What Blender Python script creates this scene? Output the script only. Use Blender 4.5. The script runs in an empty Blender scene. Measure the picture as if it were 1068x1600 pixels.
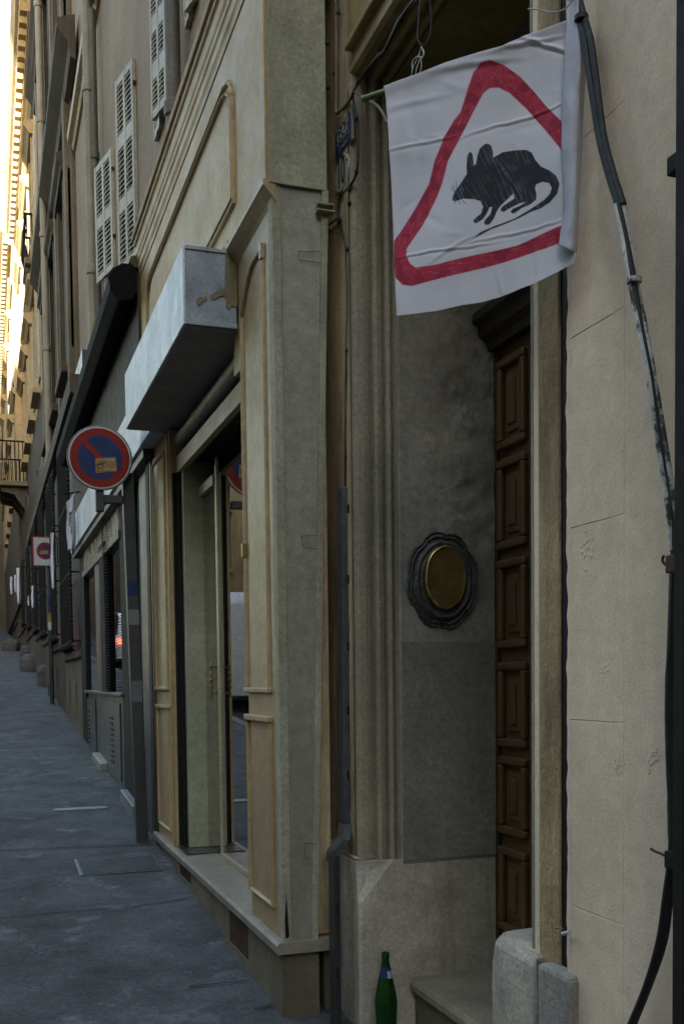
import bpy, bmesh, math, random
import numpy as np
from mathutils import Vector, Matrix, noise
random.seed(7)
R_ = math.radians
SC = bpy.context.scene
COL = SC.collection

# ------------------------------------------------------------------ camera
F = 1600.0                                   # focal length in photo pixels (photo 1068 x 1600)
YAW, PITCH, ROLL, SHIFT = 0.33137, 0.04845, -0.011597, 0.21074
fw = Vector((math.sin(YAW)*math.cos(PITCH), math.cos(YAW)*math.cos(PITCH), -math.sin(PITCH)))
rt = Vector((math.cos(YAW), -math.sin(YAW), 0)); up = rt.cross(fw)
RT = rt*math.cos(ROLL)+up*math.sin(ROLL); UP = -rt*math.sin(ROLL)+up*math.cos(ROLL)
cd = bpy.data.cameras.new('camera'); cam = bpy.data.objects.new('camera', cd); COL.objects.link(cam)
cd.sensor_width = 36; cd.sensor_fit = 'AUTO'; cd.lens = 36*F/1600; cd.shift_y = SHIFT
cd.clip_start = 0.05; cd.clip_end = 2000
cam.matrix_world = Matrix(((RT.x, UP.x, -fw.x, 0), (RT.y, UP.y, -fw.y, 0), (RT.z, UP.z, -fw.z, 0), (0, 0, 0, 1)))
SC.camera = cam
SC.render.resolution_x = 683; SC.render.resolution_y = 1024

def ray(px, py): return fw + RT*((px-534)/F) + UP*((800+SHIFT*1600-py)/F)
def onX(px, py, X): d = ray(px, py); return d*(X/d.x)
def onY(px, py, Y): d = ray(px, py); return d*(Y/d.y)
def gz(y): return -1.600+0.0725*y             # the pavement climbs away from the camera
def yX(px, X, py=900): return onX(px, py, X).y

# ------------------------------------------------------------------ world, sun, exposure
w = bpy.data.worlds.new('World'); SC.world = w; w.use_nodes = True
nt = w.node_tree; nt.nodes.clear()
sky = nt.nodes.new('ShaderNodeTexSky'); sky.sky_type = 'NISHITA'; sky.sun_disc = False
SUN_TRAVEL = Vector((0.50, 0.80, -0.18)).normalized()
elev = math.asin(-SUN_TRAVEL.z)
sky.sun_elevation = elev; sky.sun_rotation = math.atan2(-SUN_TRAVEL.x, -SUN_TRAVEL.y)
sky.air_density = 1.0; sky.dust_density = 0.8; sky.ozone_density = 1.0
bg = nt.nodes.new('ShaderNodeBackground'); bg.inputs['Strength'].default_value = 0.15
wo = nt.nodes.new('ShaderNodeOutputWorld')
tint = nt.nodes.new('ShaderNodeMix'); tint.data_type = 'RGBA'; tint.blend_type = 'MULTIPLY'; tint.inputs[0].default_value = 1.0
tint.inputs[7].default_value = (1.10, 0.955, 0.80, 1)      # hazy, slightly warm town air
nt.links.new(sky.outputs[0], tint.inputs[6]); nt.links.new(tint.outputs[2], bg.inputs['Color']); nt.links.new(bg.outputs[0], wo.inputs['Surface'])
sl = bpy.data.lights.new('sun', 'SUN'); sl.energy = 3.5; sl.angle = R_(0.5); sl.color = (1.0, 0.93, 0.80)
so = bpy.data.objects.new('sun', sl); COL.objects.link(so)
so.rotation_euler = (-SUN_TRAVEL).to_track_quat('Z', 'Y').to_euler()
SC.view_settings.view_transform = 'Standard'; SC.view_settings.look = 'None'
SC.view_settings.exposure = 3.4; SC.view_settings.gamma = 1.0
SC.cycles.max_bounces = 10; SC.cycles.diffuse_bounces = 5; SC.cycles.glossy_bounces = 4
SC.cycles.transparent_max_bounces = 12

# ------------------------------------------------------------------ materials
def mix_rgb(nt, fac, a, b):
    m = nt.nodes.new('ShaderNodeMix'); m.data_type = 'RGBA'
    for s, v in ((0, fac), (6, a), (7, b)):
        if hasattr(v, 'node'): nt.links.new(v, m.inputs[s])
        elif s == 0: m.inputs[0].default_value = v
        else: m.inputs[s].default_value = (*v, 1)
    return m.outputs[2]
def noise_fac(nt, pos, scale, lo, hi, stretch=(1, 1, 1), detail=6, rough=0.6, off=0.0):
    mp = nt.nodes.new('ShaderNodeMapping'); mp.inputs['Scale'].default_value = stretch
    mp.inputs['Location'].default_value = (off, off*1.7, off*0.3)
    nt.links.new(pos, mp.inputs[0])
    n = nt.nodes.new('ShaderNodeTexNoise'); n.inputs['Scale'].default_value = scale
    n.inputs['Detail'].default_value = detail; n.inputs['Roughness'].default_value = rough
    nt.links.new(mp.outputs[0], n.inputs['Vector'])
    r = nt.nodes.new('ShaderNodeMapRange'); r.inputs[1].default_value = lo; r.inputs[2].default_value = hi
    nt.links.new(n.outputs[0], r.inputs[0]); return r.outputs[0], n.outputs[0]
MATS = {}
def surf(name, c1, c2=None, scale=3.0, rough=0.85, bump=0.25, bscale=60.0, bdist=0.004, streak=None, samt=0.5,
         spot=None, spscale=9.0, splo=0.62, metal=0.0, off=0.0, stretch=(1, 1, 1), big=0.0, grain=1.0, spw=0.05):
    """procedural surface: two-tone blotches, vertical rain streaks, spots, fine bump"""
    m = bpy.data.materials.new(name); m.use_nodes = True; t = m.node_tree
    b = t.nodes['Principled BSDF']; g = t.nodes.new('ShaderNodeNewGeometry'); pos = g.outputs['Position']
    c2 = c2 or tuple(x*0.78 for x in c1)
    f, _ = noise_fac(t, pos, scale, 0.35, 0.68, stretch, off=off)
    col = mix_rgb(t, f, c1, c2)
    f3, _ = noise_fac(t, pos, scale*14, 0.3, 0.75, stretch, detail=4, off=off+4)
    f5, _ = noise_fac(t, pos, 140, 0.34, 0.66, (1, 1, 0.8), detail=3, rough=0.75, off=off+14)
    f6, _ = noise_fac(t, pos, 0.9*scale**0.5, 0.32, 0.66, off=off+31)
    for ff, am in ((f3, 0.34*grain), (f5, 0.30*grain), (f6, 0.22*grain)):
        mm = t.nodes.new('ShaderNodeMix'); mm.data_type = 'RGBA'; mm.blend_type = 'MULTIPLY'; mm.inputs[0].default_value = am
        t.links.new(col, mm.inputs[6]); t.links.new(ff, mm.inputs[7]); col = mm.outputs[2]
    if streak:
        f2, _ = noise_fac(t, pos, 9.0, 0.52, 0.75, (1, 1, 0.07), detail=5, off=off+9)
        k = t.nodes.new('ShaderNodeMath'); k.operation = 'MULTIPLY'; k.inputs[1].default_value = samt
        t.links.new(f2, k.inputs[0]); col = mix_rgb(t, k.outputs[0], col, streak)
    if spot:
        f4, _ = noise_fac(t, pos, spscale, splo, splo+spw, stretch, detail=8, rough=0.7, off=off+21)
        col = mix_rgb(t, f4, col, spot)
    t.links.new(col, b.inputs['Base Color']); b.inputs['Metallic'].default_value = metal; b.inputs['Specular IOR Level'].default_value = 0.5 if rough < 0.7 else 0.22
    fr, _ = noise_fac(t, pos, scale*3, 0.3, 0.7, off=off+3)
    rr = t.nodes.new('ShaderNodeMapRange'); rr.inputs[3].default_value = max(0, rough-0.08); rr.inputs[4].default_value = min(1, rough+0.08)
    t.links.new(fr, rr.inputs[0]); t.links.new(rr.outputs[0], b.inputs['Roughness'])
    if bump:
        _, n = noise_fac(t, pos, bscale, 0, 1, detail=5, off=off+2)
        bp = t.nodes.new('ShaderNodeBump'); bp.inputs['Strength'].default_value = bump; bp.inputs['Distance'].default_value = bdist
        src = n
        if big:
            _, n2 = noise_fac(t, pos, 7.0, 0, 1, detail=6, off=off+5)
            a = t.nodes.new('ShaderNodeMath'); a.operation = 'MULTIPLY_ADD'; a.inputs[1].default_value = big
            t.links.new(n2, a.inputs[0]); t.links.new(n, a.inputs[2]); src = a.outputs[0]
        t.links.new(src, bp.inputs['Height']); t.links.new(bp.outputs[0], b.inputs['Normal'])
    MATS[name] = m; return m
def glassy(name, tint=(0.9, 0.95, 0.95), dark=0.0):
    m = bpy.data.materials.new(name); m.use_nodes = True; t = m.node_tree; t.nodes.clear()
    o = t.nodes.new('ShaderNodeOutputMaterial'); mx = t.nodes.new('ShaderNodeMixShader')
    fr = t.nodes.new('ShaderNodeFresnel'); fr.inputs[0].default_value = 1.52
    k = t.nodes.new('ShaderNodeMath'); k.operation = 'MULTIPLY'; k.inputs[1].default_value = 2.3; k.use_clamp = True
    tr = t.nodes.new('ShaderNodeBsdfTransparent'); tr.inputs[0].default_value = (*[x*(1-dark) for x in tint], 1)
    gl = t.nodes.new('ShaderNodeBsdfGlossy'); gl.inputs['Roughness'].default_value = 0.015
    t.links.new(fr.outputs[0], k.inputs[0]); t.links.new(k.outputs[0], mx.inputs[0])
    t.links.new(tr.outputs[0], mx.inputs[1]); t.links.new(gl.outputs[0], mx.inputs[2]); t.links.new(mx.outputs[0], o.inputs[0])
    MATS[name] = m; return m

surf('plaster_tan', (0.84, 0.66, 0.50), (0.735, 0.575, 0.43), 1.8, bump=0.32, bscale=150, bdist=0.004, streak=(0.44, 0.36, 0.26), samt=0.35, big=0.6, grain=0.55)
surf('weathered_wood', (0.84, 0.64, 0.38), (0.45, 0.335, 0.20), 4.5, bump=0.6, bscale=45, bdist=0.008, streak=(0.10, 0.075, 0.048), samt=0.9, stretch=(1, 1, 0.25), spot=(0.36, 0.29, 0.18), spscale=7, splo=0.66)
surf('stained_jamb', (0.62, 0.44, 0.235), (0.22, 0.155, 0.085), 5.5, bump=0.6, bscale=50, bdist=0.007, streak=(0.10, 0.08, 0.055), samt=0.85, stretch=(1.6, 1.6, 0.35), big=1.2)
surf('guard_grey', (0.15, 0.14, 0.125), (0.09, 0.085, 0.078), 4, bump=0.5, bscale=40)
surf('moulding_stone', (0.42, 0.36, 0.255), (0.31, 0.275, 0.21), 4, bump=0.4, bscale=80, streak=(0.21, 0.18, 0.13), samt=0.6)
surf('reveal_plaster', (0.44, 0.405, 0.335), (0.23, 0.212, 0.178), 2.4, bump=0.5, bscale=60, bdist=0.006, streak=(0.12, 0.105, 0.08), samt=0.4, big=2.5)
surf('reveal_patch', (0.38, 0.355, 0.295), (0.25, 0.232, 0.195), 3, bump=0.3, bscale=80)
surf('pedestal_stone', (0.68, 0.61, 0.50), (0.42, 0.38, 0.31), 5, bump=0.5, bscale=70, bdist=0.006, streak=(0.15, 0.13, 0.10), samt=0.7, big=1.5)
surf('grey_cement', (0.50, 0.47, 0.41), (0.32, 0.30, 0.265), 6, bump=0.6, bscale=60, bdist=0.008, spot=(0.45, 0.44, 0.42), spscale=14, splo=0.66)
surf('step_stone', (0.36, 0.30, 0.21), (0.25, 0.21, 0.15), 5, rough=0.7, bump=0.35, bscale=70, spot=(0.15, 0.125, 0.09), spscale=16, splo=0.66)
surf('door_wood', (0.195, 0.100, 0.036), (0.10, 0.053, 0.021), 4, rough=0.5, bump=0.25, bscale=30, stretch=(1, 1, 0.12), streak=(0.08, 0.04, 0.018), samt=0.8)
surf('door_dark', (0.05, 0.03, 0.016), (0.03, 0.02, 0.012), 4, rough=0.5, bump=0.2, bscale=40)
surf('transom_board', (0.15, 0.12, 0.08), (0.11, 0.09, 0.06), 4, bump=0.2)
surf('beige_paint', (0.50, 0.365, 0.185), (0.42, 0.305, 0.155), 1.6, spot=(0.20, 0.15, 0.08), spscale=26, splo=0.71, rough=0.55, bump=0.25, bscale=90, bdist=0.003, streak=(0.26, 0.185, 0.085), samt=0.55)
surf('fascia_paint', (0.58, 0.375, 0.13), (0.46, 0.295, 0.10), 1.8, rough=0.6, bump=0.3, bscale=70, streak=(0.30, 0.20, 0.08), samt=0.55, spot=(0.20, 0.14, 0.06), spscale=24, splo=0.70)
surf('ochre_paint', (0.50, 0.35, 0.135), (0.38, 0.265, 0.105), 1.6, rough=0.6, bump=0.25, bscale=70, streak=(0.13, 0.09, 0.035), samt=0.6)
surf('flank_paint', (0.40, 0.385, 0.295), (0.33, 0.32, 0.245), 1.6, rough=0.6, bump=0.35, bscale=90, bdist=0.004, streak=(0.16, 0.15, 0.105), samt=0.4)
surf('flank_plaster', (0.54, 0.515, 0.38), (0.36, 0.345, 0.255), 3.5, rough=0.8, bump=0.5, bscale=40, bdist=0.006, streak=(0.20, 0.185, 0.125), samt=0.6, big=1.5, spot=(0.12, 0.11, 0.08), spscale=18, splo=0.70)
surf('sill_stone', (0.36, 0.32, 0.255), (0.25, 0.225, 0.18), 9, rough=0.42, bump=0.15, bscale=80, spot=(0.15, 0.13, 0.11), spscale=20, splo=0.68)
surf('dark_marble', (0.07, 0.065, 0.06), (0.035, 0.033, 0.03), 6, rough=0.3, bump=0.05)
surf('plinth_render', (0.23, 0.195, 0.13), (0.16, 0.135, 0.09), 4, bump=0.4, bscale=60, streak=(0.09, 0.078, 0.055), samt=0.75)
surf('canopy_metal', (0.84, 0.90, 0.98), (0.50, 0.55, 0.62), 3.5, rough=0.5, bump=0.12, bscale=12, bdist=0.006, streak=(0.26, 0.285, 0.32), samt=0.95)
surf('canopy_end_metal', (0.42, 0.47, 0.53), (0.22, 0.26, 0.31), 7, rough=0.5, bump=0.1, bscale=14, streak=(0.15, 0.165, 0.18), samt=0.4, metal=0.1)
surf('paint_patch', (0.27, 0.225, 0.135), (0.22, 0.185, 0.12), 8, bump=0.2)
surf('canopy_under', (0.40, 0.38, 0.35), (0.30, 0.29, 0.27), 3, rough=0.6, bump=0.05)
surf('black_metal', (0.016, 0.014, 0.013), (0.009, 0.009, 0.008), 12, rough=0.8, bump=0.1)
surf('black_awning', (0.007, 0.005, 0.006), (0.004, 0.003, 0.004), 8, rough=0.9, bump=0.3, bscale=120)
surf('dark_brown', (0.05, 0.037, 0.024), (0.03, 0.023, 0.015), 3, rough=0.7, bump=0.2, streak=(0.10, 0.08, 0.05), samt=0.4)
surf('dark_paint', (0.045, 0.048, 0.050), (0.028, 0.030, 0.031), 4, rough=0.4, bump=0.2, bscale=50, streak=(0.02, 0.02, 0.02), samt=0.5)
surf('slate_paint', (0.065, 0.073, 0.078), (0.04, 0.045, 0.05), 3, rough=0.45, bump=0.2, streak=(0.05, 0.05, 0.05), samt=0.5)
surf('galvanised', (0.16, 0.17, 0.18), (0.095, 0.10, 0.11), 14, rough=0.45, metal=0.35, bump=0.15, spot=(0.30, 0.31, 0.32), spscale=14, splo=0.67)
surf('post_metal', (0.062, 0.066, 0.068), (0.04, 0.043, 0.046), 8, rough=0.5, metal=0.3, bump=0.15, streak=(0.05, 0.05, 0.05), samt=0.5)
surf('cream_frame', (0.52, 0.45, 0.27), (0.42, 0.36, 0.22), 5, rough=0.45, bump=0.1)
surf('pale_panel', (0.50, 0.46, 0.34), (0.36, 0.335, 0.25), 2.5, rough=0.25, bump=0.05, streak=(0.25, 0.23, 0.18), samt=0.5)
surf('pale_green', (0.46, 0.47, 0.32), (0.38, 0.39, 0.265), 2.5, rough=0.55, bump=0.15, streak=(0.25, 0.25, 0.165), samt=0.45, spot=(0.16, 0.15, 0.10), spscale=30, splo=0.74)
surf('brass', (0.95, 0.72, 0.28), (0.8, 0.58, 0.2), 10, rough=0.3, metal=0.6, bump=0.05)
surf('aged_brass', (0.40, 0.26, 0.08), (0.26, 0.165, 0.05), 12, rough=0.4, metal=0.5, bump=0.1)
surf('cast_iron', (0.17, 0.165, 0.15), (0.06, 0.06, 0.058), 26, rough=0.55, metal=0.25, bump=0.7, bscale=80, bdist=0.008, big=1.0)
surf('cable_black', (0.012, 0.012, 0.012), (0.007, 0.007, 0.007), 20, rough=0.68, bump=0.1)
surf('cable_painted', (0.75, 0.75, 0.70), (0.50, 0.50, 0.46), 20, rough=0.6, bump=0.3, spot=(0.02, 0.02, 0.02), spscale=9, splo=0.53, stretch=(1, 1, 0.5))
surf('cable_beige', (0.22, 0.18, 0.105), (0.15, 0.12, 0.07), 10, rough=0.6, bump=0.2)
surf('rust', (0.10, 0.05, 0.03), (0.05, 0.028, 0.02), 20, rough=0.8, bump=0.5)
surf('string_white', (0.70, 0.70, 0.66), (0.55, 0.55, 0.52), 20, bump=0.1)
surf('cane_green', (0.22, 0.28, 0.07), (0.14, 0.19, 0.05), 14, rough=0.45, bump=0.1)
surf('asphalt', (0.160, 0.162, 0.169), (0.082, 0.084, 0.089), 3.4, rough=0.8, bump=0.9, bscale=150, bdist=0.006, spot=(0.20, 0.208, 0.225), spscale=4.2, splo=0.56, spw=0.22, big=0.8, grain=1.5)
surf('asphalt_joint', (0.020, 0.021, 0.023), (0.012, 0.013, 0.014), 8, bump=0.4)
surf('road_asphalt', (0.055, 0.057, 0.06), (0.04, 0.042, 0.045), 2, bump=0.4, bscale=150)
surf('chalky_stain', (0.20, 0.215, 0.24), (0.13, 0.14, 0.155), 10, bump=0.3)
surf('plate_metal', (0.27, 0.29, 0.31), (0.20, 0.22, 0.24), 9, rough=0.5, metal=0.3, bump=0.2)
surf('manhole_iron', (0.11, 0.117, 0.128), (0.075, 0.08, 0.088), 20, rough=0.55, metal=0.2, bump=0.5)
surf('kerb_stone', (0.28, 0.27, 0.25), (0.20, 0.19, 0.18), 5, bump=0.4)
surf('pink_render', (0.42, 0.305, 0.195), (0.34, 0.245, 0.16), 1.2, bump=0.3, bscale=60, streak=(0.22, 0.165, 0.12), samt=0.6)
surf('brown_stone', (0.27, 0.205, 0.13), (0.15, 0.115, 0.075), 1.0, bump=0.4, bscale=30, streak=(0.12, 0.10, 0.075), samt=0.8)
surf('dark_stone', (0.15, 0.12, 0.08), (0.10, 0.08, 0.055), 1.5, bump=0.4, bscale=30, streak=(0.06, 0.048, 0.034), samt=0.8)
surf('pale_stone', (0.50, 0.42, 0.28), (0.40, 0.33, 0.22), 1.0, bump=0.3, bscale=20, streak=(0.24, 0.19, 0.12), samt=0.6)
surf('gold_stone', (0.62, 0.48, 0.26), (0.46, 0.34, 0.18), 1.0, bump=0.3, bscale=20, streak=(0.26, 0.18, 0.08), samt=0.7)
surf('shutter_paint', (0.66, 0.60, 0.46), (0.52, 0.47, 0.36), 3, rough=0.6, bump=0.2, streak=(0.26, 0.24, 0.19), samt=0.5)
surf('shutter_grey', (0.30, 0.30, 0.27), (0.22, 0.22, 0.20), 3, rough=0.6, bump=0.2)
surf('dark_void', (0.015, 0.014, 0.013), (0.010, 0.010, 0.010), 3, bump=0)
surf('interior', (0.10, 0.095, 0.085), (0.07, 0.065, 0.06), 2, bump=0)
surf('curtain', (0.26, 0.25, 0.23), (0.18, 0.175, 0.165), 6, bump=0.1, stretch=(1, 1, 0.15))
surf('pipe_paint', (0.40, 0.34, 0.22), (0.30, 0.255, 0.17), 4, rough=0.6, bump=0.15, streak=(0.18, 0.15, 0.10), samt=0.6)
surf('pipe_dark', (0.17, 0.145, 0.10), (0.12, 0.10, 0.075), 4, rough=0.6, bump=0.15)
surf('roof_tile', (0.30, 0.14, 0.08), (0.22, 0.10, 0.06), 2, bump=0.5, bscale=20)
surf('sign_red', (0.30, 0.026, 0.016), (0.26, 0.022, 0.015), 6, rough=0.7, bump=0.03)
surf('sign_blue', (0.028, 0.05, 0.15), (0.022, 0.04, 0.125), 6, rough=0.7, bump=0.03)
surf('sign_white', (0.60, 0.60, 0.57), (0.52, 0.52, 0.50), 6, rough=0.4, bump=0.03)
surf('sign_grey', (0.20, 0.205, 0.21), (0.16, 0.165, 0.17), 8, rough=0.45, metal=0.4, bump=0.05)
surf('sticker_ochre', (0.42, 0.24, 0.05), (0.30, 0.17, 0.045), 60, rough=0.5, bump=0.02, spot=(0.06, 0.03, 0.02), spscale=60, splo=0.56)
surf('sticker_dark', (0.03, 0.02, 0.02), (0.02, 0.015, 0.015), 9, bump=0)
surf('enamel_blue', (0.020, 0.030, 0.105), (0.015, 0.022, 0.08), 9, rough=0.3, bump=0.05, spot=(0.08, 0.07, 0.08), spscale=50, splo=0.70)
surf('enamel_white', (0.46, 0.43, 0.34), (0.36, 0.33, 0.26), 9, rough=0.4, bump=0.05)
surf('enamel_edge', (0.26, 0.24, 0.20), (0.18, 0.17, 0.14), 9, rough=0.5, bump=0.1)
surf('letter_faded', (0.20, 0.21, 0.26), (0.13, 0.14, 0.19), 30, bump=0)
surf('letter_black', (0.02, 0.02, 0.02), (0.012, 0.012, 0.012), 9, bump=0)
surf('cloth_white', (0.56, 0.56, 0.61), (0.50, 0.50, 0.55), 5, rough=0.9, bump=0.25, bscale=160, bdist=0.002, grain=0.1)
surf('cloth_folded', (0.50, 0.50, 0.56), (0.43, 0.435, 0.50), 9, rough=0.9, bump=0.2, bscale=120, bdist=0.002, grain=0.15)
surf('car_white', (0.62, 0.63, 0.64), (0.58, 0.59, 0.60), 2, rough=0.25, bump=0)
surf('car_blue', (0.04, 0.07, 0.13), (0.035, 0.06, 0.11), 2, rough=0.22, bump=0)
surf('car_silver', (0.32, 0.33, 0.34), (0.30, 0.31, 0.32), 2, rough=0.25, metal=0.5, bump=0)
surf('rubber', (0.02, 0.02, 0.02), (0.015, 0.015, 0.015), 9, bump=0.2)
surf('rim_metal', (0.30, 0.30, 0.31), (0.24, 0.24, 0.25), 9, rough=0.35, metal=0.7, bump=0)
surf('car_window', (0.02, 0.022, 0.024), (0.015, 0.017, 0.018), 2, rough=0.08, bump=0)
surf('pane_dark', (0.03, 0.035, 0.04), (0.02, 0.022, 0.025), 2, rough=0.10, bump=0)
glassy('shop_glass'); glassy('window_glass', (0.55, 0.57, 0.55))
def emis(name, c, s):
    m = bpy.data.materials.new(name); m.use_nodes = True; b = m.node_tree.nodes['Principled BSDF']
    b.inputs['Base Color'].default_value = (*c, 1); b.inputs['Emission Color'].default_value = (*c, 1); b.inputs['Emission Strength'].default_value = s
    MATS[name] = m
emis('lamp_amber', (1.0, 0.42, 0.03), 1.2); emis('lamp_red', (1.0, 0.06, 0.03), 1.0)
def bottle_mat():
    m = bpy.data.materials.new('bottle_glass'); m.use_nodes = True; b = m.node_tree.nodes['Principled BSDF']
    b.inputs['Base Color'].default_value = (0.012, 0.075, 0.008, 1); b.inputs['Roughness'].default_value = 0.08
    b.inputs['Transmission Weight'].default_value = 0.6; b.inputs['IOR'].default_value = 1.5
    MATS['bottle_glass'] = m
bottle_mat()

# ------------------------------------------------------------------ mesh helpers
ROOTLOC = {}
class MB:
    def __init__(s): s.v = []; s.f = []
    def quad(s, a, b, c, d):
        n = len(s.v); s.v += [Vector(p) for p in (a, b, c, d)]; s.f.append((n, n+1, n+2, n+3)); return s
    def poly(s, pts):
        n = len(s.v); s.v += [Vector(p) for p in pts]; s.f.append(tuple(range(n, n+len(pts)))); return s
    def box(s, x0, x1, y0, y1, z0, z1):
        if x0 > x1: x0, x1 = x1, x0
        if y0 > y1: y0, y1 = y1, y0
        if z0 > z1: z0, z1 = z1, z0
        n = len(s.v)
        s.v += [Vector(p) for p in ((x0, y0, z0), (x1, y0, z0), (x1, y1, z0), (x0, y1, z0), (x0, y0, z1), (x1, y0, z1), (x1, y1, z1), (x0, y1, z1))]
        for q in ((0, 3, 2, 1), (4, 5, 6, 7), (0, 1, 5, 4), (1, 2, 6, 5), (2, 3, 7, 6), (3, 0, 4, 7)): s.f.append(tuple(n+i for i in q))
        return s
    def hexa(s, p):            # 8 points ordered like box
        n = len(s.v); s.v += [Vector(q) for q in p]
        for q in ((0, 3, 2, 1), (4, 5, 6, 7), (0, 1, 5, 4), (1, 2, 6, 5), (2, 3, 7, 6), (3, 0, 4, 7)): s.f.append(tuple(n+i for i in q))
        return s
    def sweep(s, prof, path_fn_pts, closed=False):   # prof pts at each station -> list of rings
        rings = path_fn_pts; n0 = len(s.v); m = len(rings[0])
        for r in rings: s.v += [Vector(p) for p in r]
        for i in range(len(rings)-1):
            for j in range(m if closed else m-1):
                a = n0+i*m+j; b = n0+i*m+(j+1) % m; s.f.append((a, b, b+m, a+m))
        return s
    def caps(s, ring0, ring1): s.poly(list(reversed(ring0))); s.poly(ring1); return s
    def prism_y(s, prof, y0, y1):      # prof: (x,z) closed polygon
        a = [(x, y0, z) for x, z in prof]; b = [(x, y1, z) for x, z in prof]
        s.sweep(None, [a, b], closed=True); return s.caps(a, b)
    def prism_z(s, prof, z0, z1):
        a = [(x, y, z0) for x, y in prof]; b = [(x, y, z1) for x, y in prof]
        s.sweep(None, [a, b], closed=True); return s.caps(a, b)
    def tube(s, pts, r, n=8, cap=True):
        pts = [Vector(p) for p in pts]; rr = r if isinstance(r, (list, tuple)) else [r]*len(pts); rings = []
        prev = None
        for i, p in enumerate(pts):
            d = (pts[min(i+1, len(pts)-1)]-pts[max(i-1, 0)]).normalized()
            if prev is None:
                a = Vector((0, 0, 1)) if abs(d.z) < 0.9 else Vector((1, 0, 0)); u = d.cross(a).normalized()
            else: u = (prev-d*prev.dot(d)).normalized()
            prev = u; v = d.cross(u)
            rings.append([p+(u*math.cos(2*math.pi*k/n)+v*math.sin(2*math.pi*k/n))*rr[i] for k in range(n)])
        s.sweep(None, rings, closed=True)
        if cap: s.caps(rings[0], rings[-1])
        return s
    def lathe(s, prof, c, n=24, axis='z'):
        rings = []
        for r, h in prof:
            ring = []
            for k in range(n):
                a = 2*math.pi*k/n; x = math.cos(a)*r; y = math.sin(a)*r
                ring.append(Vector(c)+(Vector((x, y, h)) if axis == 'z' else Vector((x, h, y)) if axis == 'y' else Vector((h, x, y))))
            rings.append(ring)
        s.sweep(None, rings, closed=True); s.caps(rings[0], rings[-1]); return s
    def build(s, name, mat, parent=None, smooth=False, bevel=0, seg=2):
        off = ROOTLOC.get(parent.name, Vector()) if parent else Vector()
        me = bpy.data.meshes.new(name); me.from_pydata([v-off for v in s.v], [], s.f)
        me.materials.append(MATS[mat]); me.update()
        bm = bmesh.new(); bm.from_mesh(me)
        bmesh.ops.recalc_face_normals(bm, faces=bm.faces); bm.to_mesh(me); bm.free()
        if smooth:
            for p in me.polygons: p.use_smooth = True
            me.set_sharp_from_angle(angle=R_(40))
        o = bpy.data.objects.new(name, me); COL.objects.link(o)
        if parent: o.parent = parent
        ROOTLOC[o.name] = off
        if bevel:
            b = o.modifiers.new('bevel', 'BEVEL'); b.width = bevel; b.segments = seg; b.limit_method = 'ANGLE'; b.angle_limit = R_(40)
        return o
def rough_up(o, s, size=.11):
    m = o.modifiers.new('cut', 'SUBSURF'); m.subdivision_type = 'SIMPLE'; m.levels = m.render_levels = 4
    tx = bpy.data.textures.new('lumps', 'CLOUDS'); tx.noise_scale = size; tx.noise_depth = 4
    d = o.modifiers.new('lumps', 'DISPLACE'); d.texture = tx; d.strength = s; d.texture_coords = 'GLOBAL'; d.mid_level = .5
    return o
def tag(o, label=None, cat=None, group=None, kind=None):
    if label: o['label'] = label
    if cat: o['category'] = cat
    if group: o['group'] = group
    if kind: o['kind'] = kind
    return o
def thing(name, loc, label, cat, group=None):
    o = bpy.data.objects.new(name, None); COL.objects.link(o); o.location = loc; o.empty_display_size = 0.1
    ROOTLOC[o.name] = Vector(loc); return tag(o, label, cat, group)
def solid(o, t, off=-1):
    m = o.modifiers.new('thickness', 'SOLIDIFY'); m.thickness = t; m.offset = off; return o
def text_mesh(name, body, mat, parent, origin, xdir, ydir, size, extrude=0.0008, sx=1.0):
    """flat raised lettering lying in the plane of xdir/ydir"""
    cu = bpy.data.curves.new(name, 'FONT'); cu.body = body; cu.size = size; cu.align_x = 'CENTER'; cu.align_y = 'CENTER'; cu.extrude = extrude
    tmp = bpy.data.objects.new(name+'_tmp', cu); COL.objects.link(tmp)
    dg = bpy.context.evaluated_depsgraph_get(); me = bpy.data.meshes.new_from_object(tmp.evaluated_get(dg))
    bpy.data.objects.remove(tmp)
    xd = Vector(xdir).normalized(); yd = Vector(ydir).normalized(); zd = xd.cross(yd); off = ROOTLOC[parent.name]
    for v in me.vertices:
        p = Vector(origin)+xd*v.co.x*sx+yd*v.co.y+zd*v.co.z; v.co = p-off
    me.name = name; me.materials.clear(); me.materials.append(MATS[mat])
    o = bpy.data.objects.new(name, me); COL.objects.link(o); o.parent = parent; ROOTLOC[o.name] = off; return o
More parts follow.
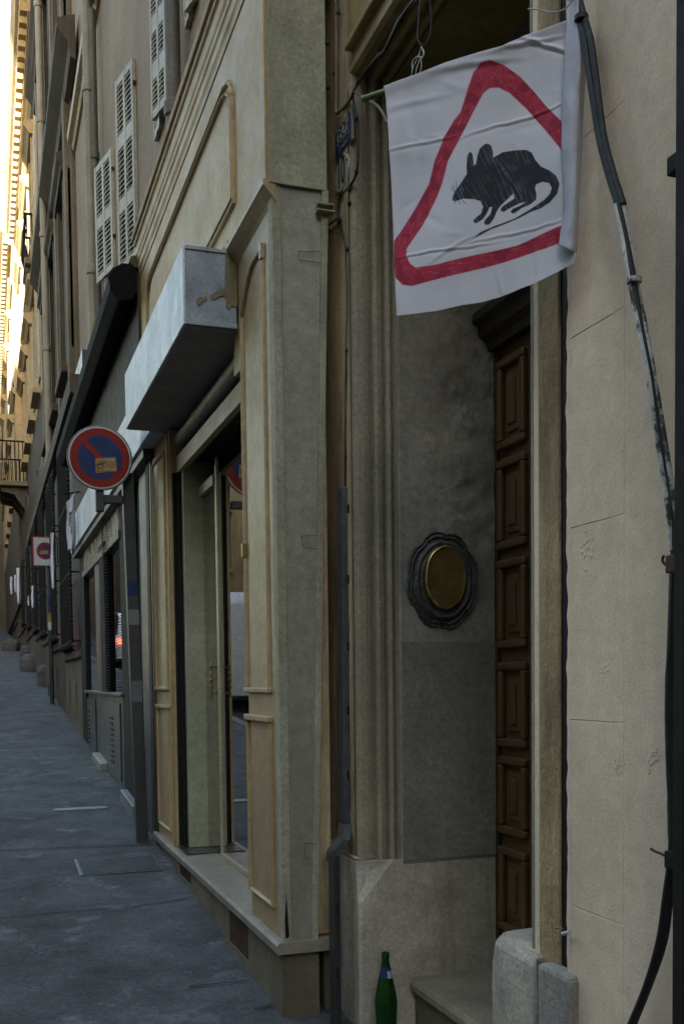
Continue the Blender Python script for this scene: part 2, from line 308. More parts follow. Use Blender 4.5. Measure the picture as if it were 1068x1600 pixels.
def holed_wall(mb, X, Xb, Y0, Y1, Z0, Z1, holes, zf=None):
    """wall front at X, back at Xb, with rectangular holes (y0,y1,z0,z1), as a grid of blocks without inner faces"""
    ys = sorted({Y0, Y1, *[h[0] for h in holes], *[h[1] for h in holes]}); zs = sorted({Z0, Z1, *[h[2] for h in holes], *[h[3] for h in holes]})
    ys = [y for y in ys if Y0 <= y <= Y1]; zs = [z for z in zs if Z0 <= z <= Z1]
    def full(i, j):
        if i < 0 or j < 0 or i >= len(ys)-1 or j >= len(zs)-1: return False
        yc = (ys[i]+ys[i+1])/2; zc = (zs[j]+zs[j+1])/2
        return not any(h[0] < yc < h[1] and h[2] < zc < h[3] for h in holes)
    for i in range(len(ys)-1):
        for j in range(len(zs)-1):
            if not full(i, j): continue
            a, b, c, d = ys[i], ys[i+1], zs[j], zs[j+1]
            mb.quad((X, a, c), (X, b, c), (X, b, d), (X, a, d)); mb.quad((Xb, a, c), (Xb, b, c), (Xb, b, d), (Xb, a, d))
            if not full(i-1, j): mb.quad((X, a, c), (Xb, a, c), (Xb, a, d), (X, a, d))
            if not full(i+1, j): mb.quad((X, b, c), (Xb, b, c), (Xb, b, d), (X, b, d))
            if not full(i, j-1): mb.quad((X, a, c), (Xb, a, c), (Xb, b, c), (X, b, c))
            if not full(i, j+1): mb.quad((X, a, d), (Xb, a, d), (Xb, b, d), (X, b, d))
    return mb

# ------------------------------------------------------------------ the setting: pavement, road
def sloped(name, x0, x1, y0, y1, dz, mat, thick=None, ny=60, nx=8, rough=0.0):
    mb = MB(); xs = np.linspace(x0, x1, nx+1); ys = np.linspace(y0, y1, ny+1); n0 = 0
    for y in ys:
        for x in xs: mb.v.append(Vector((x, y, gz(y)+dz+(noise.noise(Vector((x*1.3, y*1.3, 3)))*rough))))
    for j in range(ny):
        for i in range(nx):
            a = j*(nx+1)+i; mb.f.append((a, a+1, a+nx+2, a+nx+1))
    return tag(mb.build(name, mat, smooth=True), kind='structure')
sloped('ground', -150, 150, -60, 90, -0.19, 'road_asphalt', ny=30, nx=10)
sloped('pavement', -0.75, 2.6, -16, 78, 0.0, 'asphalt', ny=470, nx=18, rough=0.006)
sloped('road', -14.6, -0.9, -60, 78, -0.12, 'road_asphalt', ny=60, nx=3)
sloped('opposite_pavement', -18.0, -14.75, -60, 78, 0.0, 'asphalt', ny=60, nx=3)
for nm, a, b in (('kerb', -0.9, -0.749), ('opposite_kerb', -14.751, -14.6)):
    mb = MB(); 
    for k in range(-16, 78): 
        y0, y1 = k+0.006, k+0.994
        mb.hexa([(a, y0, gz(y0)-0.2), (b, y0, gz(y0)-0.2), (b, y1, gz(y1)-0.2), (a, y1, gz(y1)-0.2), (a, y0, gz(y0)+0.008), (b, y0, gz(y0)+0.008), (b, y1, gz(y1)+0.008), (a, y1, gz(y1)+0.008)])
    tag(mb.build(nm, 'kerb_stone', bevel=0.01), kind='structure')
# expansion joints and cracks of the pavement: thin wavering strips across it
def onG(px, py, dz=0.0):
    d = ray(px, py); t = (-1.600)/(d.z-0.0725*d.y); p = d*t; return p
mb = MB()
def crack(pts, wd):
    P = []
    for (ax, ay), (bx, by) in zip(pts, pts[1:]):
        n = max(2, int(math.hypot(bx-ax, by-ay)/0.06))
        for k in range(n): P.append((ax+(bx-ax)*k/n, ay+(by-ay)*k/n))
    P.append(pts[-1]); n0 = len(mb.v)
    dx, dy = pts[-1][0]-pts[0][0], pts[-1][1]-pts[0][1]; L = math.hypot(dx, dy); nx_, ny_ = -dy/L, dx/L
    for x, y in P:
        o = noise.noise(Vector((x*7, y*7, 1)))*0.02; ww = wd*(0.6+0.8*abs(noise.noise(Vector((x*11, y*11, 8)))))
        for s_ in (-1, 1):
            X, Y = x+nx_*(o+s_*ww/2), y+ny_*(o+s_*ww/2)
            mb.v.append(Vector((X, Y, gz(Y)+0.0062)))
    for k in range(len(P)-1):
        a = n0+2*k; mb.f.append((a, a+1, a+3, a+2))
for a, b, wd in (((-60, 1332), (250, 1320), 0.016), ((-60, 1159), (135, 1150), 0.018), ((-60, 1178), (52, 1173), 0.014), ((52, 1173), (62, 1183), 0.012),
                 ((200, 1419), (296, 1404), 0.014), ((-60, 1440), (200, 1419), 0.008), ((295, 1543), (384, 1534), 0.012), ((-60, 1081), (80, 1078), 0.02),
                 ((-60, 1240), (60, 1236), 0.008), ((-60, 1050), (60, 1047), 0.03), ((40, 1112), (52, 1111), 0.02), ((396, 1578), (430, 1572), 0.012)):
    p, q = onG(*a), onG(*b); crack([(p.x, p.y), ((p.x+q.x)/2, (p.y+q.y)/2), (q.x, q.y)], wd)
tag(mb.build('pavement_joints', 'asphalt_joint'), kind='structure')
# chalky stains on the asphalt: patches of small spatter
mb = MB()
for (px, py, sp, n) in ((285, 1455, 0.10, 90), (300, 1470, 0.05, 60), (262, 1350, 0.05, 20), (225, 1330, 0.06, 14), (290, 1525, 0.02, 10), (150, 1222, 0.05, 8), (320, 1460, 0.08, 40), (80, 1480, 0.15, 16), (355, 1555, 0.12, 26)):
    c = onG(px, py)
    for k in range(n):
        x = c.x+random.gauss(0, sp); y = c.y+random.gauss(0, sp*1.2); r = random.uniform(0.0015, 0.006)
        if x > 1.0: continue
        m = random.randint(5, 8); mb.poly([(x+r*math.cos(6.283*i/m)*random.uniform(.5, 1.3), y+r*math.sin(6.283*i/m)*random.uniform(.5, 1.3), gz(y)+0.0085) for i in range(m)])
tag(mb.build('pavement_spatter', 'chalky_stain'), kind='stuff', label='pale chalky spatter on the asphalt pavement', cat='stain')
# grit and litter gathered along the foot of the shopfronts
mb = MB()
for k in range(700):
    y = random.uniform(3.4, 9); x = (1.06 if y > 3.8 else 1.3)-abs(random.gauss(0, 0.035)); r = random.uniform(0.002, 0.007)
    c = Vector((x, y, gz(y)+0.004)); p = [c+Vector((random.uniform(-r, r), random.uniform(-r, r), random.uniform(0, r))) for _ in range(4)]
    n = len(mb.v); mb.v += p; mb.f += [(n, n+1, n+2), (n, n+1, n+3), (n, n+2, n+3), (n+1, n+2, n+3)]
tag(mb.build('grit', 'plinth_render'), kind='stuff', label='grit and litter gathered along the foot of the walls', cat='grit')
# utility covers
t = thing('metal_strip_cover', onG(126, 1266)+Vector((0, 0, 0.005)), 'long rounded pale metal plate set in the pavement', 'cover plate')
p, q = onG(84, 1268), onG(168, 1262); mb = MB(); rr = 0.045; prof = []
c = (p+q)/2; L = (q-p).length/2-rr
for k in range(9): a = -math.pi/2+math.pi*k/8; prof.append((c.x+L+rr*math.cos(a), c.y+rr*math.sin(a)))
for k in range(9): a = math.pi/2+math.pi*k/8; prof.append((c.x-L+rr*math.cos(a), c.y+rr*math.sin(a)))
n = len(prof); a_ = [(x, y, gz(y)-0.01) for x, y in prof]; b_ = [(x, y, gz(y)+0.011) for x, y in prof]
mb.sweep(None, [a_, b_], closed=True); mb.poly(b_); mb.build('plate', 'plate_metal', t)
t = thing('manhole_cover', onG(180, 1355), 'square chequered iron cover in the pavement near the shopfront', 'manhole cover')
P = [onG(128, 1370), onG(252, 1356), onG(240, 1338), onG(118, 1344)]
y0, y1 = P[0].y, P[2].y; x0, x1 = P[0].x, P[1].x
mb = MB(); mb.hexa([(x, y, gz(y)+dz) for dz in (-0.02, 0.008) for x, y in ((x0, y0), (x1, y0), (x1, y1), (x0, y1))]); cov = mb.build('cover', 'manhole_iron', t)
mb = MB()
for i in range(24):
    for j in range(16):
        x = x0+0.02+(x1-x0-0.04)*i/23; y = y0+0.02+(y1-y0-0.04)*j/15; a = R_(45 if (i+j) % 2 else -45); dx, dy = math.cos(a)*0.011, math.sin(a)*0.011; nx_, ny_ = -dy*0.35, dx*0.35
        pts = [(x-dx-nx_, y-dy-ny_), (x+dx-nx_, y+dy-ny_), (x+dx+nx_, y+dy+ny_), (x-dx+nx_, y-dy+ny_)]
        mb.hexa([(u, v, gz(v)+dz) for dz in (0.006, 0.0115) for u, v in pts])
mb.build('chequer_tread', 'manhole_iron', cov)
mb = MB()
mb.hexa([(x, y, gz(y)+dz) for dz in (-0.01, 0.0135) for x, y in ((x0-0.012, y0-0.01), (x0, y0-0.01), (x0, y1+0.01), (x0-0.012, y1+0.01))]); mb.build('frame', 'plate_metal', t)

# ------------------------------------------------------------------ building number ten (right hand side)
XW = 1.32; YL = 3.61; YR = 2.42; ZL = 2.24
A = thing('corner_house', (1.3, 0, gz(0)), 'tan plastered house with the moulded stone doorway at the right', 'house')
mb = MB(); TOP = 17.0
wins = [(y, y+1.1, z, z+2.1) for y in (-12, -8.6, -5.2, -2.0, 1.0) for z in (4.3, 7.9, 11.3)]
holed_wall(mb, 1.30, 1.75, -45, 1.94, -5.0, TOP, wins+[(-0.4, 1.42, -0.55, 1.9)]); 
holed_wall(mb, 1.3, 1.75, 1.94, 3.99, 3.0, TOP, [])
wall = mb.build('wall', 'plaster_tan', A)
for h in wins+[(-0.4, 1.42, -0.55, 1.9)]:
    f = MB().box(1.42, 1.46, h[0], h[0]+0.06, h[2], h[3]).box(1.42, 1.46, h[1]-0.06, h[1], h[2], h[3]).box(1.42, 1.46, h[0]+0.06, h[1]-0.06, h[3]-0.06, h[3]).box(1.42, 1.46, h[0]+0.06, h[1]-0.06, h[2], h[2]+0.06).box(1.425, 1.455, (h[0]+h[1])/2-0.03, (h[0]+h[1])/2+0.03, h[2]+0.06, h[3]-0.06).build('window', 'cream_frame', A)
    MB().box(1.435, 1.445, h[0]+0.03, h[1]-0.03, h[2]+0.03, h[3]-0.03).build('pane', 'pane_dark', f)
MB().box(1.75, 9, -45, 1.93, -6, TOP-0.2).box(2.3, 9, 1.931, 3.99, -3, TOP-0.2).build('core', 'dark_void', A)
MB().box(1.0, 9, -45.1, 4.0, TOP, TOP+0.4).build('cornice', 'pale_stone', A)
# rusticated quoin band beside the door: blocks with open joints
mb = MB(); zs = [-3.0, -1.62, onX(908, 1421, 1.3).z, onX(912, 1126, 1.3).z, onX(912, 820, 1.3).z, onX(912, 517, 1.3).z, onX(912, 215, 1.3).z, 3.0]
for k, (a, b) in enumerate(zip(zs, zs[1:])):
    mb.box(1.2993, 1.6, 1.90, 2.122, a+0.0011, b-0.0011)
quoin = mb.build('quoin_band', 'plaster_tan', A, bevel=0.0012)
MB().box(1.3012, 1.58, 1.92, 2.121, -2.9, 2.99).build('joint_bed', 'plaster_tan', quoin)
# jagged plaster edge along the weathered strip
mb = MB(); zz = -0.75; prev = None; L1 = []
while zz < 2.6:
    L1.append((2.130+0.012*noise.noise(Vector((1, 2, zz*4)))+0.007*noise.noise(Vector((7, 2, zz*25))), zz)); zz += 0.012
for (ya, za), (yb, zb) in zip(L1, L1[1:]):
    mb.quad((1.2988, 2.112, za), (1.2988, 2.112, zb), (1.2988, yb, zb), (1.2988, ya, za)); mb.quad((1.2988, ya, za), (1.2988, yb, zb), (1.33, yb, zb), (1.33, ya, za))
mb.build('plaster_edge', 'plaster_tan', A)
mb = MB().box(1.314, 1.6, 2.12, 2.1795, -1.6, 3.0)
mb.build('shadow_gap', 'dark_void', A)
mb = MB().box(1.308, 1.62, 2.180, 2.278, -1.6, 3.0).build('right_jamb_strip', 'stained_jamb', A, bevel=0.004)
MB().box(1.310, 1.62, 2.2785, 2.306, -1.6, 3.0).build('jamb_fillet', 'plaster_tan', A, bevel=0.004)
# plaster damage: little knocked patches
for (px, py, s) in ((913, 858, .022), (945, 1045, .012), (965, 1195, .014), (1012, 1196, .010), (1022, 1178, .010), (934, 1385, .008), (952, 1418, .010), (947, 1107, .006)):
    c = onX(px, py, 1.297); mb = MB()
    for k in range(16):
        u, v = random.gauss(0, s*.6), random.gauss(0, s*.8); r = random.uniform(.2, .45)*s
        n = 7; base = [(1.2990, c.y+u+r*math.cos(6.283*i/n)*random.uniform(.7, 1.2), c.z+v+r*math.sin(6.283*i/n)*random.uniform(.7, 1.2)) for i in range(n)]
        tip = (1.2985-r*0.14, c.y+u, c.z+v)
        for i in range(n): mb.poly([base[i], base[(i+1) % n], tip])
    mb.build('plaster_chip', 'plaster_tan', A)
# left strip
mb = MB(); NZ = 120
holed_wall(mb, XW, 1.75, 3.665, 3.991, -3.0, 3.0, []); holed_wall(mb, XW, 1.5, 3.991, 4.05, -3.0, 1.599, []); mb.build('left_jamb_strip', 'weathered_wood', A)
mb = MB().box(XW-0.012, XW+0.02, 3.675, 3.72, -0.69, 2.24)  # peeling lath beside moulding
L1 = []
zz = -0.69; mb = MB()
while zz < 2.2:
    L1.append((3.715+0.02*noise.noise(Vector((3, 1, zz*3)))+0.008*noise.noise(Vector((3, 9, zz*18))), zz)); zz += 0.02
for (ya, za), (yb, zb) in zip(L1, L1[1:]):
    mb.quad((XW-0.010, 3.667, za), (XW-0.010, 3.667, zb), (XW-0.010, yb, zb), (XW-0.010, ya, za)); mb.quad((XW-0.010, ya, za), (XW-0.010, yb, zb), (XW, yb, zb), (XW, ya, za))
mb.build('peeling_edge', 'weathered_wood', A)
# splayed door mouldings: profile in (x, y-offset from the strip) swept up the jamb, over the lintel, down the other
prof = [(0.000, 0.000), (-0.008, 0.004), (-0.006, 0.020), (0.008, 0.032), (0.030, 0.036), (0.050, 0.032), (0.058, 0.016), (0.063, 0.018), (0.068, 0.042), (0.080, 0.050), (0.096, 0.046), (0.102, 0.026), (0.107, 0.028), (0.112, 0.054), (0.124, 0.062), (0.134, 0.056), (0.138, 0.046), (0.143, 0.064), (0.42, 0.065)]
def ringL(z, d=0): return [(XW+x, 3.665-o, z) for x, o in prof]
rings = [[(XW+x, 3.665-o, -0.70) for x, o in prof], [(XW+x, 3.665-o, ZL-o) for x, o in prof],
         [(XW+x, 2.305+o, ZL-o) for x, o in prof], [(XW+x, 2.305+o, -0.71) for x, o in prof]]
mo = [rings[0], rings[1]]
MB().sweep(None, mo).build('door_surround', 'moulding_stone', A)
MB().sweep(None, [rings[1], rings[2]]).build('lintel_moulding', 'ochre_paint', A)
MB().sweep(None, [rings[2], rings[3]]).build('door_surround', 'moulding_stone', A)
holed_wall(MB(), XW, 1.75, 1.94, 3.668, ZL+0.0, 3.0, []).build('lintel_wall', 'ochre_paint', A)
# raised band over the door with its long diagonal-looking fillets
MB().box(XW-0.03, XW+0.02, 2.0, 3.64, ZL+0.05, ZL+0.075).build('label_moulding', 'ochre_paint', A, bevel=0.006)
# reveals, soffit
def reveal_sheet(y, zlo, zhi, x0=1.47, x1=1.90, nx=60, nz=240, amp=0.006, seed=0, sgn=-1):
    mb = MB(); 
    for j in range(nz+1):
        for i in range(nx+1):
            x = x0+(x1-x0)*i/nx; z = zlo+(zhi-zlo)*j/nz
            k = min(1, max(0, (x-1.58)*9))*min(1, max(0, (z-0.16)*3.0)); k *= min(1, (zhi-z)*4)
            d = 0.013+(noise.fractal(Vector((x*7, seed, z*9)), 1.0, 2.0, 6)*amp*k*1.9+noise.noise(Vector((x*3, seed, z*2)))*0.002)
            if i in (0, nx): d = 0
            mb.v.append(Vector((x, y+sgn*(d if j not in (0, nz) else 0), z)))
    for j in range(nz):
        for i in range(nx):
            a = j*(nx+1)+i; mb.f.append((a, a+1, a+nx+2, a+nx+1))
    return mb
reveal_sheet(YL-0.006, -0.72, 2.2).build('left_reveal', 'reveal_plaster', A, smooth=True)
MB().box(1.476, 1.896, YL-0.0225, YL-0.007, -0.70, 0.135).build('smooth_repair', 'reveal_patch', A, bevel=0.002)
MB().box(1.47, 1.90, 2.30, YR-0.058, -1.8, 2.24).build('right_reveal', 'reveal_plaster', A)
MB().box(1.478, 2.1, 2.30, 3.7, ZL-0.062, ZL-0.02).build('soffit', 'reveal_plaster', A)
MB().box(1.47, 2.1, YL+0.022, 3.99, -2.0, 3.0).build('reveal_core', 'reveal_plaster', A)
MB().box(1.98, 2.2, 2.0, 3.99, -2.0, 3.0).build('back_wall', 'dark_void', A)
# pedestals
X0, X1 = 1.296, 1.90; zt = -0.692; yf = YL-0.017; yb = 3.835
mb = MB(); zb = -1.8
# chipped corner: cut facet at the top street corner
P = dict(a=(X0, yb, zt), b=(X0, yf+0.035, zt-0.005), c=(X0+0.14, yf, zt), d=(X1, yf, zt), e=(X1, yb, zt), f=(X0+0.012, yf, zt-0.155), g=(X0, yf+0.012, zt-0.15), m=(X0+0.045, yf+0.022, zt-0.045))
mb.poly([P['a'], P['b'], P['m'], P['c'], P['d'], P['e']]); mb.poly([P['b'], P['g'], P['m']]); mb.poly([P['g'], P['f'], P['m']]); mb.poly([P['m'], P['f'], P['c']])
B = lambda p: (p[0], p[1], zb)
mb.poly([P['a'], B(P['a']), B(P['g']), P['g'], P['b']]); mb.poly([P['g'], B(P['g']), B(P['f']), P['f']]); mb.poly([P['f'], B(P['f']), B(P['d']), P['d'], P['c']])
mb.poly([P['a'], P['e'], B(P['e']), B(P['a'])])
pl = mb.build('left_pedestal', 'pedestal_stone', A, bevel=0.006)
MB().box(X0+0.004, 1.46, yf+0.05, yb-0.004, zt-0.001, zt+0.010).build('mortar_bed', 'grey_cement', pl, bevel=0.004)
prof2 = [(1.60, 2.09), (1.60, 2.54), (1.45, 2.565), (1.36, 2.565), (1.31, 2.54), (1.284, 2.485), (1.279, 2.40), (1.279, 2.262)]
mb = MB(); a_ = [(x, y, -1.8) for x, y in prof2]; b_ = [(x, y, -0.80) for x, y in prof2]; c_ = [(1.45+(x-1.45)*0.975, 2.32+(y-2.32)*0.93, -0.735) for x, y in prof2]; d_ = [(1.45+(x-1.45)*0.90, 2.32+(y-2.32)*0.80, -0.705) for x, y in prof2]
for r_ in (b_, c_, d_): r_[0] = (1.6, 2.09, r_[0][2])
mb.sweep(None, [a_, b_, c_, d_], closed=True); mb.poly(d_)
pr = rough_up(mb.build('right_pedestal', 'pedestal_stone', A, smooth=True, bevel=0.004), .010)
MB().box(1.290, 1.5, 2.226, 2.262, -1.8, -0.715).build('groove', 'plinth_render', pr)
MB().box(1.270, 1.5, 2.080, 2.226, -1.8, -0.712).build('cement_block', 'grey_cement', pr, bevel=0.012, seg=2)
# step
st = MB().prism_y([(1.497, -1.20), (1.497, -1.172), (1.508, -1.154), (1.90, -1.150), (1.90, -1.20)], 2.3, YL-0.02).build('doorstep', 'step_stone', A, bevel=0.005)
MB().box(1.52, 1.90, 2.3, YL-0.02, -1.8, -1.2005).build('riser', 'plinth_render', st)
# door
D = MB().box(1.885, 1.93, 2.40, YL, -1.15, 1.25).build('door', 'door_wood', A)
MB().box(1.868, 1.884, YL-0.04, YL-0.012, -1.15, 1.24).build('door_frame', 'door_dark', D, bevel=0.004)
z1s = [onX(778, y, 1.87).z for y in (1449, 1320, 1300, 1180, 1165, 1035, 1014, 877, 861, 722, 706, 566)]
cols = [(3.352, 3.562), (3.09, 3.30), (2.75, 2.96), (2.48, 2.69)]
for c0, c1 in cols:
    for k in range(0, 12, 2):
        a, b = z1s[k], z1s[k+1]
        pn = MB(); w1 = 0.032
        for (ya, yb_, za, zb_) in ((c0, c1, a, a+w1), (c0, c1, b-w1, b), (c0, c0+w1, a+w1, b-w1), (c1-w1, c1, a+w1, b-w1)): pn.box(1.860, 1.886, ya, yb_, za, zb_)
        o = pn.build('door_panel', 'door_wood', D, bevel=0.009, seg=3)
        MB().box(1.876, 1.887, c0+0.058, c1-0.058, a+0.058, b-0.058).build('raised_field', 'door_wood', o, bevel=0.005)
        MB().box(1.868, 1.877, c0+0.078, c1-0.078, a+0.085, b-0.085).build('raised_field', 'door_wood', o, bevel=0.004)
# door entablature and transom
zc = 1.245
MB().prism_y([(1.90, zc), (1.845, zc), (1.838, zc+0.03), (1.81, zc+0.05), (1.80, zc+0.085), (1.775, zc+0.10), (1.775, zc+0.13), (1.79, zc+0.142), (1.90, zc+0.15)], 2.42, YL-0.016).build('entablature', 'door_dark', A)
tr = MB().box(1.87, 1.93, YL-0.06, YL-0.016, 1.396, 2.2).box(1.87, 1.93, 2.9, 2.94, 1.396, 2.2).box(1.87, 1.93, 2.94, YL-0.06, 1.396, 1.44).build('transom', 'door_dark', A, bevel=0.004)
MB().box(1.895, 1.90, 2.4, YL-0.05, 1.42, 2.2).build('transom_pane', 'transom_board', tr)
# strip base block at the foot of the left strip
MB().box(1.235, 1.34, 3.842, 3.97, -1.8, onX(500, 1306, 1.26).z).build('strip_base', 'plinth_render', A, bevel=0.006)

# ------------------------------------------------------------------ things on the doorway
# ornate round plaque
pc = onY(691, 907, YL-0.02)
t = thing('wall_plaque', pc, 'ornate dark iron rosette with an oval brass plate on the grey doorway wall', 'plaque')
def blob(rx, rz, lobes, amp, y, n=160, ph=0.39, c=pc):
    return [Vector((c.x+rx*(1+amp*(abs(math.sin(lobes*a/2+ph))-.6)+(.011 if amp > .035 and rx > .1 else 0)*math.cos(36*a))*math.cos(a), y, c.z+rz*(1+amp*(abs(math.sin(lobes*a/2+ph))-.6)+(.011 if amp > .035 and rx > .1 else 0)*math.cos(36*a))*math.sin(a))) for a in [2*math.pi*k/n for k in range(n)]]
Y0 = YL-0.008
rings = [blob(.152, .188, 8, .075, Y0), blob(.150, .186, 8, .075, Y0-.012), blob(.144, .180, 8, .07, Y0-.023), blob(.139, .174, 8, .06, Y0-.016), blob(.132, .165, 8, .05, Y0-.024), blob(.124, .157, 8, .04, Y0-.015), blob(.110, .142, 8, .018, Y0-.030), blob(.098, .130, 8, .01, Y0-.026), blob(.090, .124, 8, .008, Y0-.030), blob(.083, .118, 8, .006, Y0-.020)]
rings = [r[::1] for r in rings]; mb = MB().sweep(None, rings, closed=True); mb.poly(rings[-1]); mb.build('rosette', 'cast_iron', t, smooth=True)
pc2 = pc+Vector((0.004, 0, 0.008))
rings = [blob(.087, .122, 6, .03, Y0-.021, c=pc2), blob(.087, .122, 6, .03, Y0-.030, c=pc2), blob(.081, .116, 6, .03, Y0-.038, c=pc2), blob(.072, .106, 6, .02, Y0-.036, c=pc2)]
mb = MB().sweep(None, rings, closed=True); mb.poly(rings[-1]); mb.build('brass_plate', 'aged_brass', t, smooth=True)
mb = MB()
pts = [blob(.083, .118, 6, .03, Y0-.039, c=pc2)[k] for k in range(40, 110)]; mb.tube(pts, 0.0036, 6); mb.build('brass_rim', 'brass', t, smooth=True)
for k in range(16):
    a = 2*math.pi*k/16; c = (pc.x+.131*math.cos(a), Y0-.018, pc.z+.164*math.sin(a))
    if k % 4 == 9: MB().lathe([(0.001, -.010), (0.007, -.008), (0.011, 0), (0.008, .004), (0.001, .005)], c, 10, 'y').build('leaf_boss', 'cast_iron', t, smooth=True)
# beer bottle
b0 = Vector((1.362, 3.50, gz(3.50)+0.002))
b0 = onY(602, 1500, 3.50); b0.z = gz(3.50)+0.004
t = thing('beer_bottle', b0, 'empty green glass beer bottle standing on the pavement by the doorway pedestal', 'bottle')
P_ = [(0.002, 0.004), (0.030, 0.0), (0.036, 0.004), (0.0385, 0.012), (0.0385, 0.055), (0.041, 0.10), (0.0425, 0.135), (0.041, 0.155), (0.034, 0.195), (0.026, 0.232), (0.0195, 0.262), (0.0150, 0.285), (0.0132, 0.302), (0.0150, 0.305), (0.0155, 0.315), (0.0145, 0.324), (0.011, 0.325), (0.0105, 0.315)]
inner = [(0.0120, 0.285), (0.0165, 0.262), (0.023, 0.232), (0.031, 0.195), (0.038, 0.155), (0.0395, 0.135), (0.038, 0.10), (0.0355, 0.055), (0.0355, 0.014), (0.002, 0.012)]
mb = MB(); mb.lathe(P_+inner, b0, 32); mb.build('glass_body', 'bottle_glass', t, smooth=True)
mb = MB(); rings = [[Vector((b0.x+(r+.0006)*math.cos(a), b0.y+(r+.0006)*math.sin(a), b0.z+h)) for a in [R_(200)+R_(170)*k/16 for k in range(17)]] for r, h in ((0.0262, 0.232), (0.0228, 0.247), (0.0196, 0.262), (0.0175, 0.272))]
lb = mb.sweep(None, rings).build('neck_label', 'sign_blue', t, smooth=True)
rings = [[Vector((b0.x+(r+.001)*math.cos(a), b0.y+(r+.001)*math.sin(a), b0.z+h)) for a in [R_(265)+R_(75)*k/10 for k in range(11)]] for r, h in ((0.0262, 0.233), (0.0228, 0.247), (0.0202, 0.259))]
MB().sweep(None, rings).build('label_print', 'sign_white', lb, smooth=True)
# gas sign
def plane_pts(pts, X): return [onX(px, py, X) for px, py in pts]
c = onX(537, 212, XW-0.01)
t = thing('gas_sign', c, 'small blue enamel sign reading GAZ above the house number', 'sign')
ya, yb_ = onX(550, 200, XW-0.01).y, onX(524, 200, XW-0.01).y; zlo, zhi = onX(537, 237, XW-0.01).z, onX(537, 189, XW-0.01).z
g = MB().box(XW-0.012, XW-0.001, ya, yb_, zlo, zhi).build('plate', 'enamel_edge', t, bevel=0.002)
MB().box(XW-0.0145, XW-0.012, ya+0.006, yb_-0.006, zlo+0.006, zhi-0.006).build('blue_face', 'enamel_blue', g)
ym = (ya+yb_)/2
text_mesh('lettering', 'GAZ', 'enamel_white', t, (XW-0.0155, ym, zlo+(zhi-zlo)*0.66), (0, -1, 0), (0, 0, 1), 0.062, sx=1.0)
text_mesh('lettering', 'A TOUS LES\nETAGES', 'letter_faded', t, (XW-0.0155, ym, zlo+(zhi-zlo)*0.30), (0, -1, 0), (0, 0, 1), 0.028, sx=0.9)
# house number
c = onX(538, 272, XW-0.01); t = thing('house_number', c, 'cream oval plate with the house number 10', 'house number')
hy = (onX(527, 272, XW).y-onX(550, 272, XW).y)/2; hz = (onX(538, 240, XW).z-onX(538, 303, XW).z)/2*0.86; cc = onX(538, 272, XW)
def ov(y, z, x): return [(x, cc.y+y*math.cos(2*math.pi*k/40), cc.z+z*math.sin(2*math.pi*k/40)) for k in range(40)]
mb = MB().sweep(None, [ov(hy, hz, XW-0.001), ov(hy, hz, XW-0.010), ov(hy*.93, hz*.93, XW-.013)], closed=True); mb.poly(ov(hy*.93, hz*.93, XW-.013)); mb.build('plate', 'enamel_white', t)
text_mesh('numerals', '10', 'letter_black', t, (XW-0.0145, cc.y, cc.z), (0, -1, 0), (0, 0, 1), 0.145, sx=0.62)
MB().lathe([(0.001, -.004), (.005, -.003), (.006, 0)], (XW-0.013, cc.y-hy*.8, cc.z+.02), 10, 'x').build('screw', 'rust', t)
# cable on the left strip
def path(pts, X, n=6):
    P = [onX(a, b, X) for a, b in pts]; out = []
    for i in range(len(P)-1):
        p0, p1, p2, p3 = P[max(i-1, 0)], P[i], P[i+1], P[min(i+2, len(P)-1)]
        for k in range(n):
            s = k/n; out.append(0.5*((2*p1)+(-p0+p2)*s+(2*p0-5*p1+4*p2-p3)*s*s+(-p0+3*p1-3*p2+p3)*s**3))
    out.append(P[-1]); return out
t = thing('telephone_cable', onX(545, 500, XW-.01), 'thin black cable winding down past the gas sign and house number', 'cable')
MB().tube(path([(556, 132), (551, 150), (554, 172), (558, 190), (559, 225), (558, 262), (552, 282), (541, 297), (531, 310), (528, 330), (530, 350), (540, 383), (541, 400), (543, 470), (541, 540), (540, 640), (539, 760)], XW-0.008), 0.0045).build('sheath', 'cable_black', t, smooth=True)
for px, py in ((557, 186), (557, 269), (546, 296), (531, 344), (543, 390), (542, 548), (541, 714), (546, 318)):
    c = onX(px, py, XW-.010); MB().lathe([(.002, -.008), (.009, -.006), (.009, .004), (.004, .006)], c, 8, 'x').build('clip', 'cable_black', t)
t = thing('painted_conduit', onX(527, 60, XW-.01), 'thin painted cable running under the ledge above the gas sign', 'cable')
MB().tube(path([(524, -20), (525, 60), (525, 120), (525, 172), (530, 174), (545, 158), (556, 135), (575, 108), (600, 80), (622, 32), (650, 2), (662, -12)], XW-0.014), 0.0055).build('sheath', 'cable_beige', t, smooth=True)
MB().tube(path([(553, 143), (562, 148), (575, 156), (592, 168), (606, 192)], XW-0.012), 0.0045).build('branch', 'cable_beige', t, smooth=True)
MB().tube(path([(508, 338), (510, 352), (516, 350), (527, 341)], XW-0.008), 0.004).build('lower_loop', 'cable_beige', t, smooth=True)
MB().tube(path([(557, 132), (570, 112), (592, 86), (602, 76), (628, 24), (646, 0)], XW-0.026), 0.005).build('black_run', 'cable_black', t, smooth=True)
for px, py in ((527, 20), (522, 115), (510, 68), (510, 137), (623, 31), (590, 85)):
    c = onX(px, py, XW-.02); MB().lathe([(.001, -.006), (.006, -.004), (.006, .012)], c, 7, 'x').build('clip', 'cable_black', t)
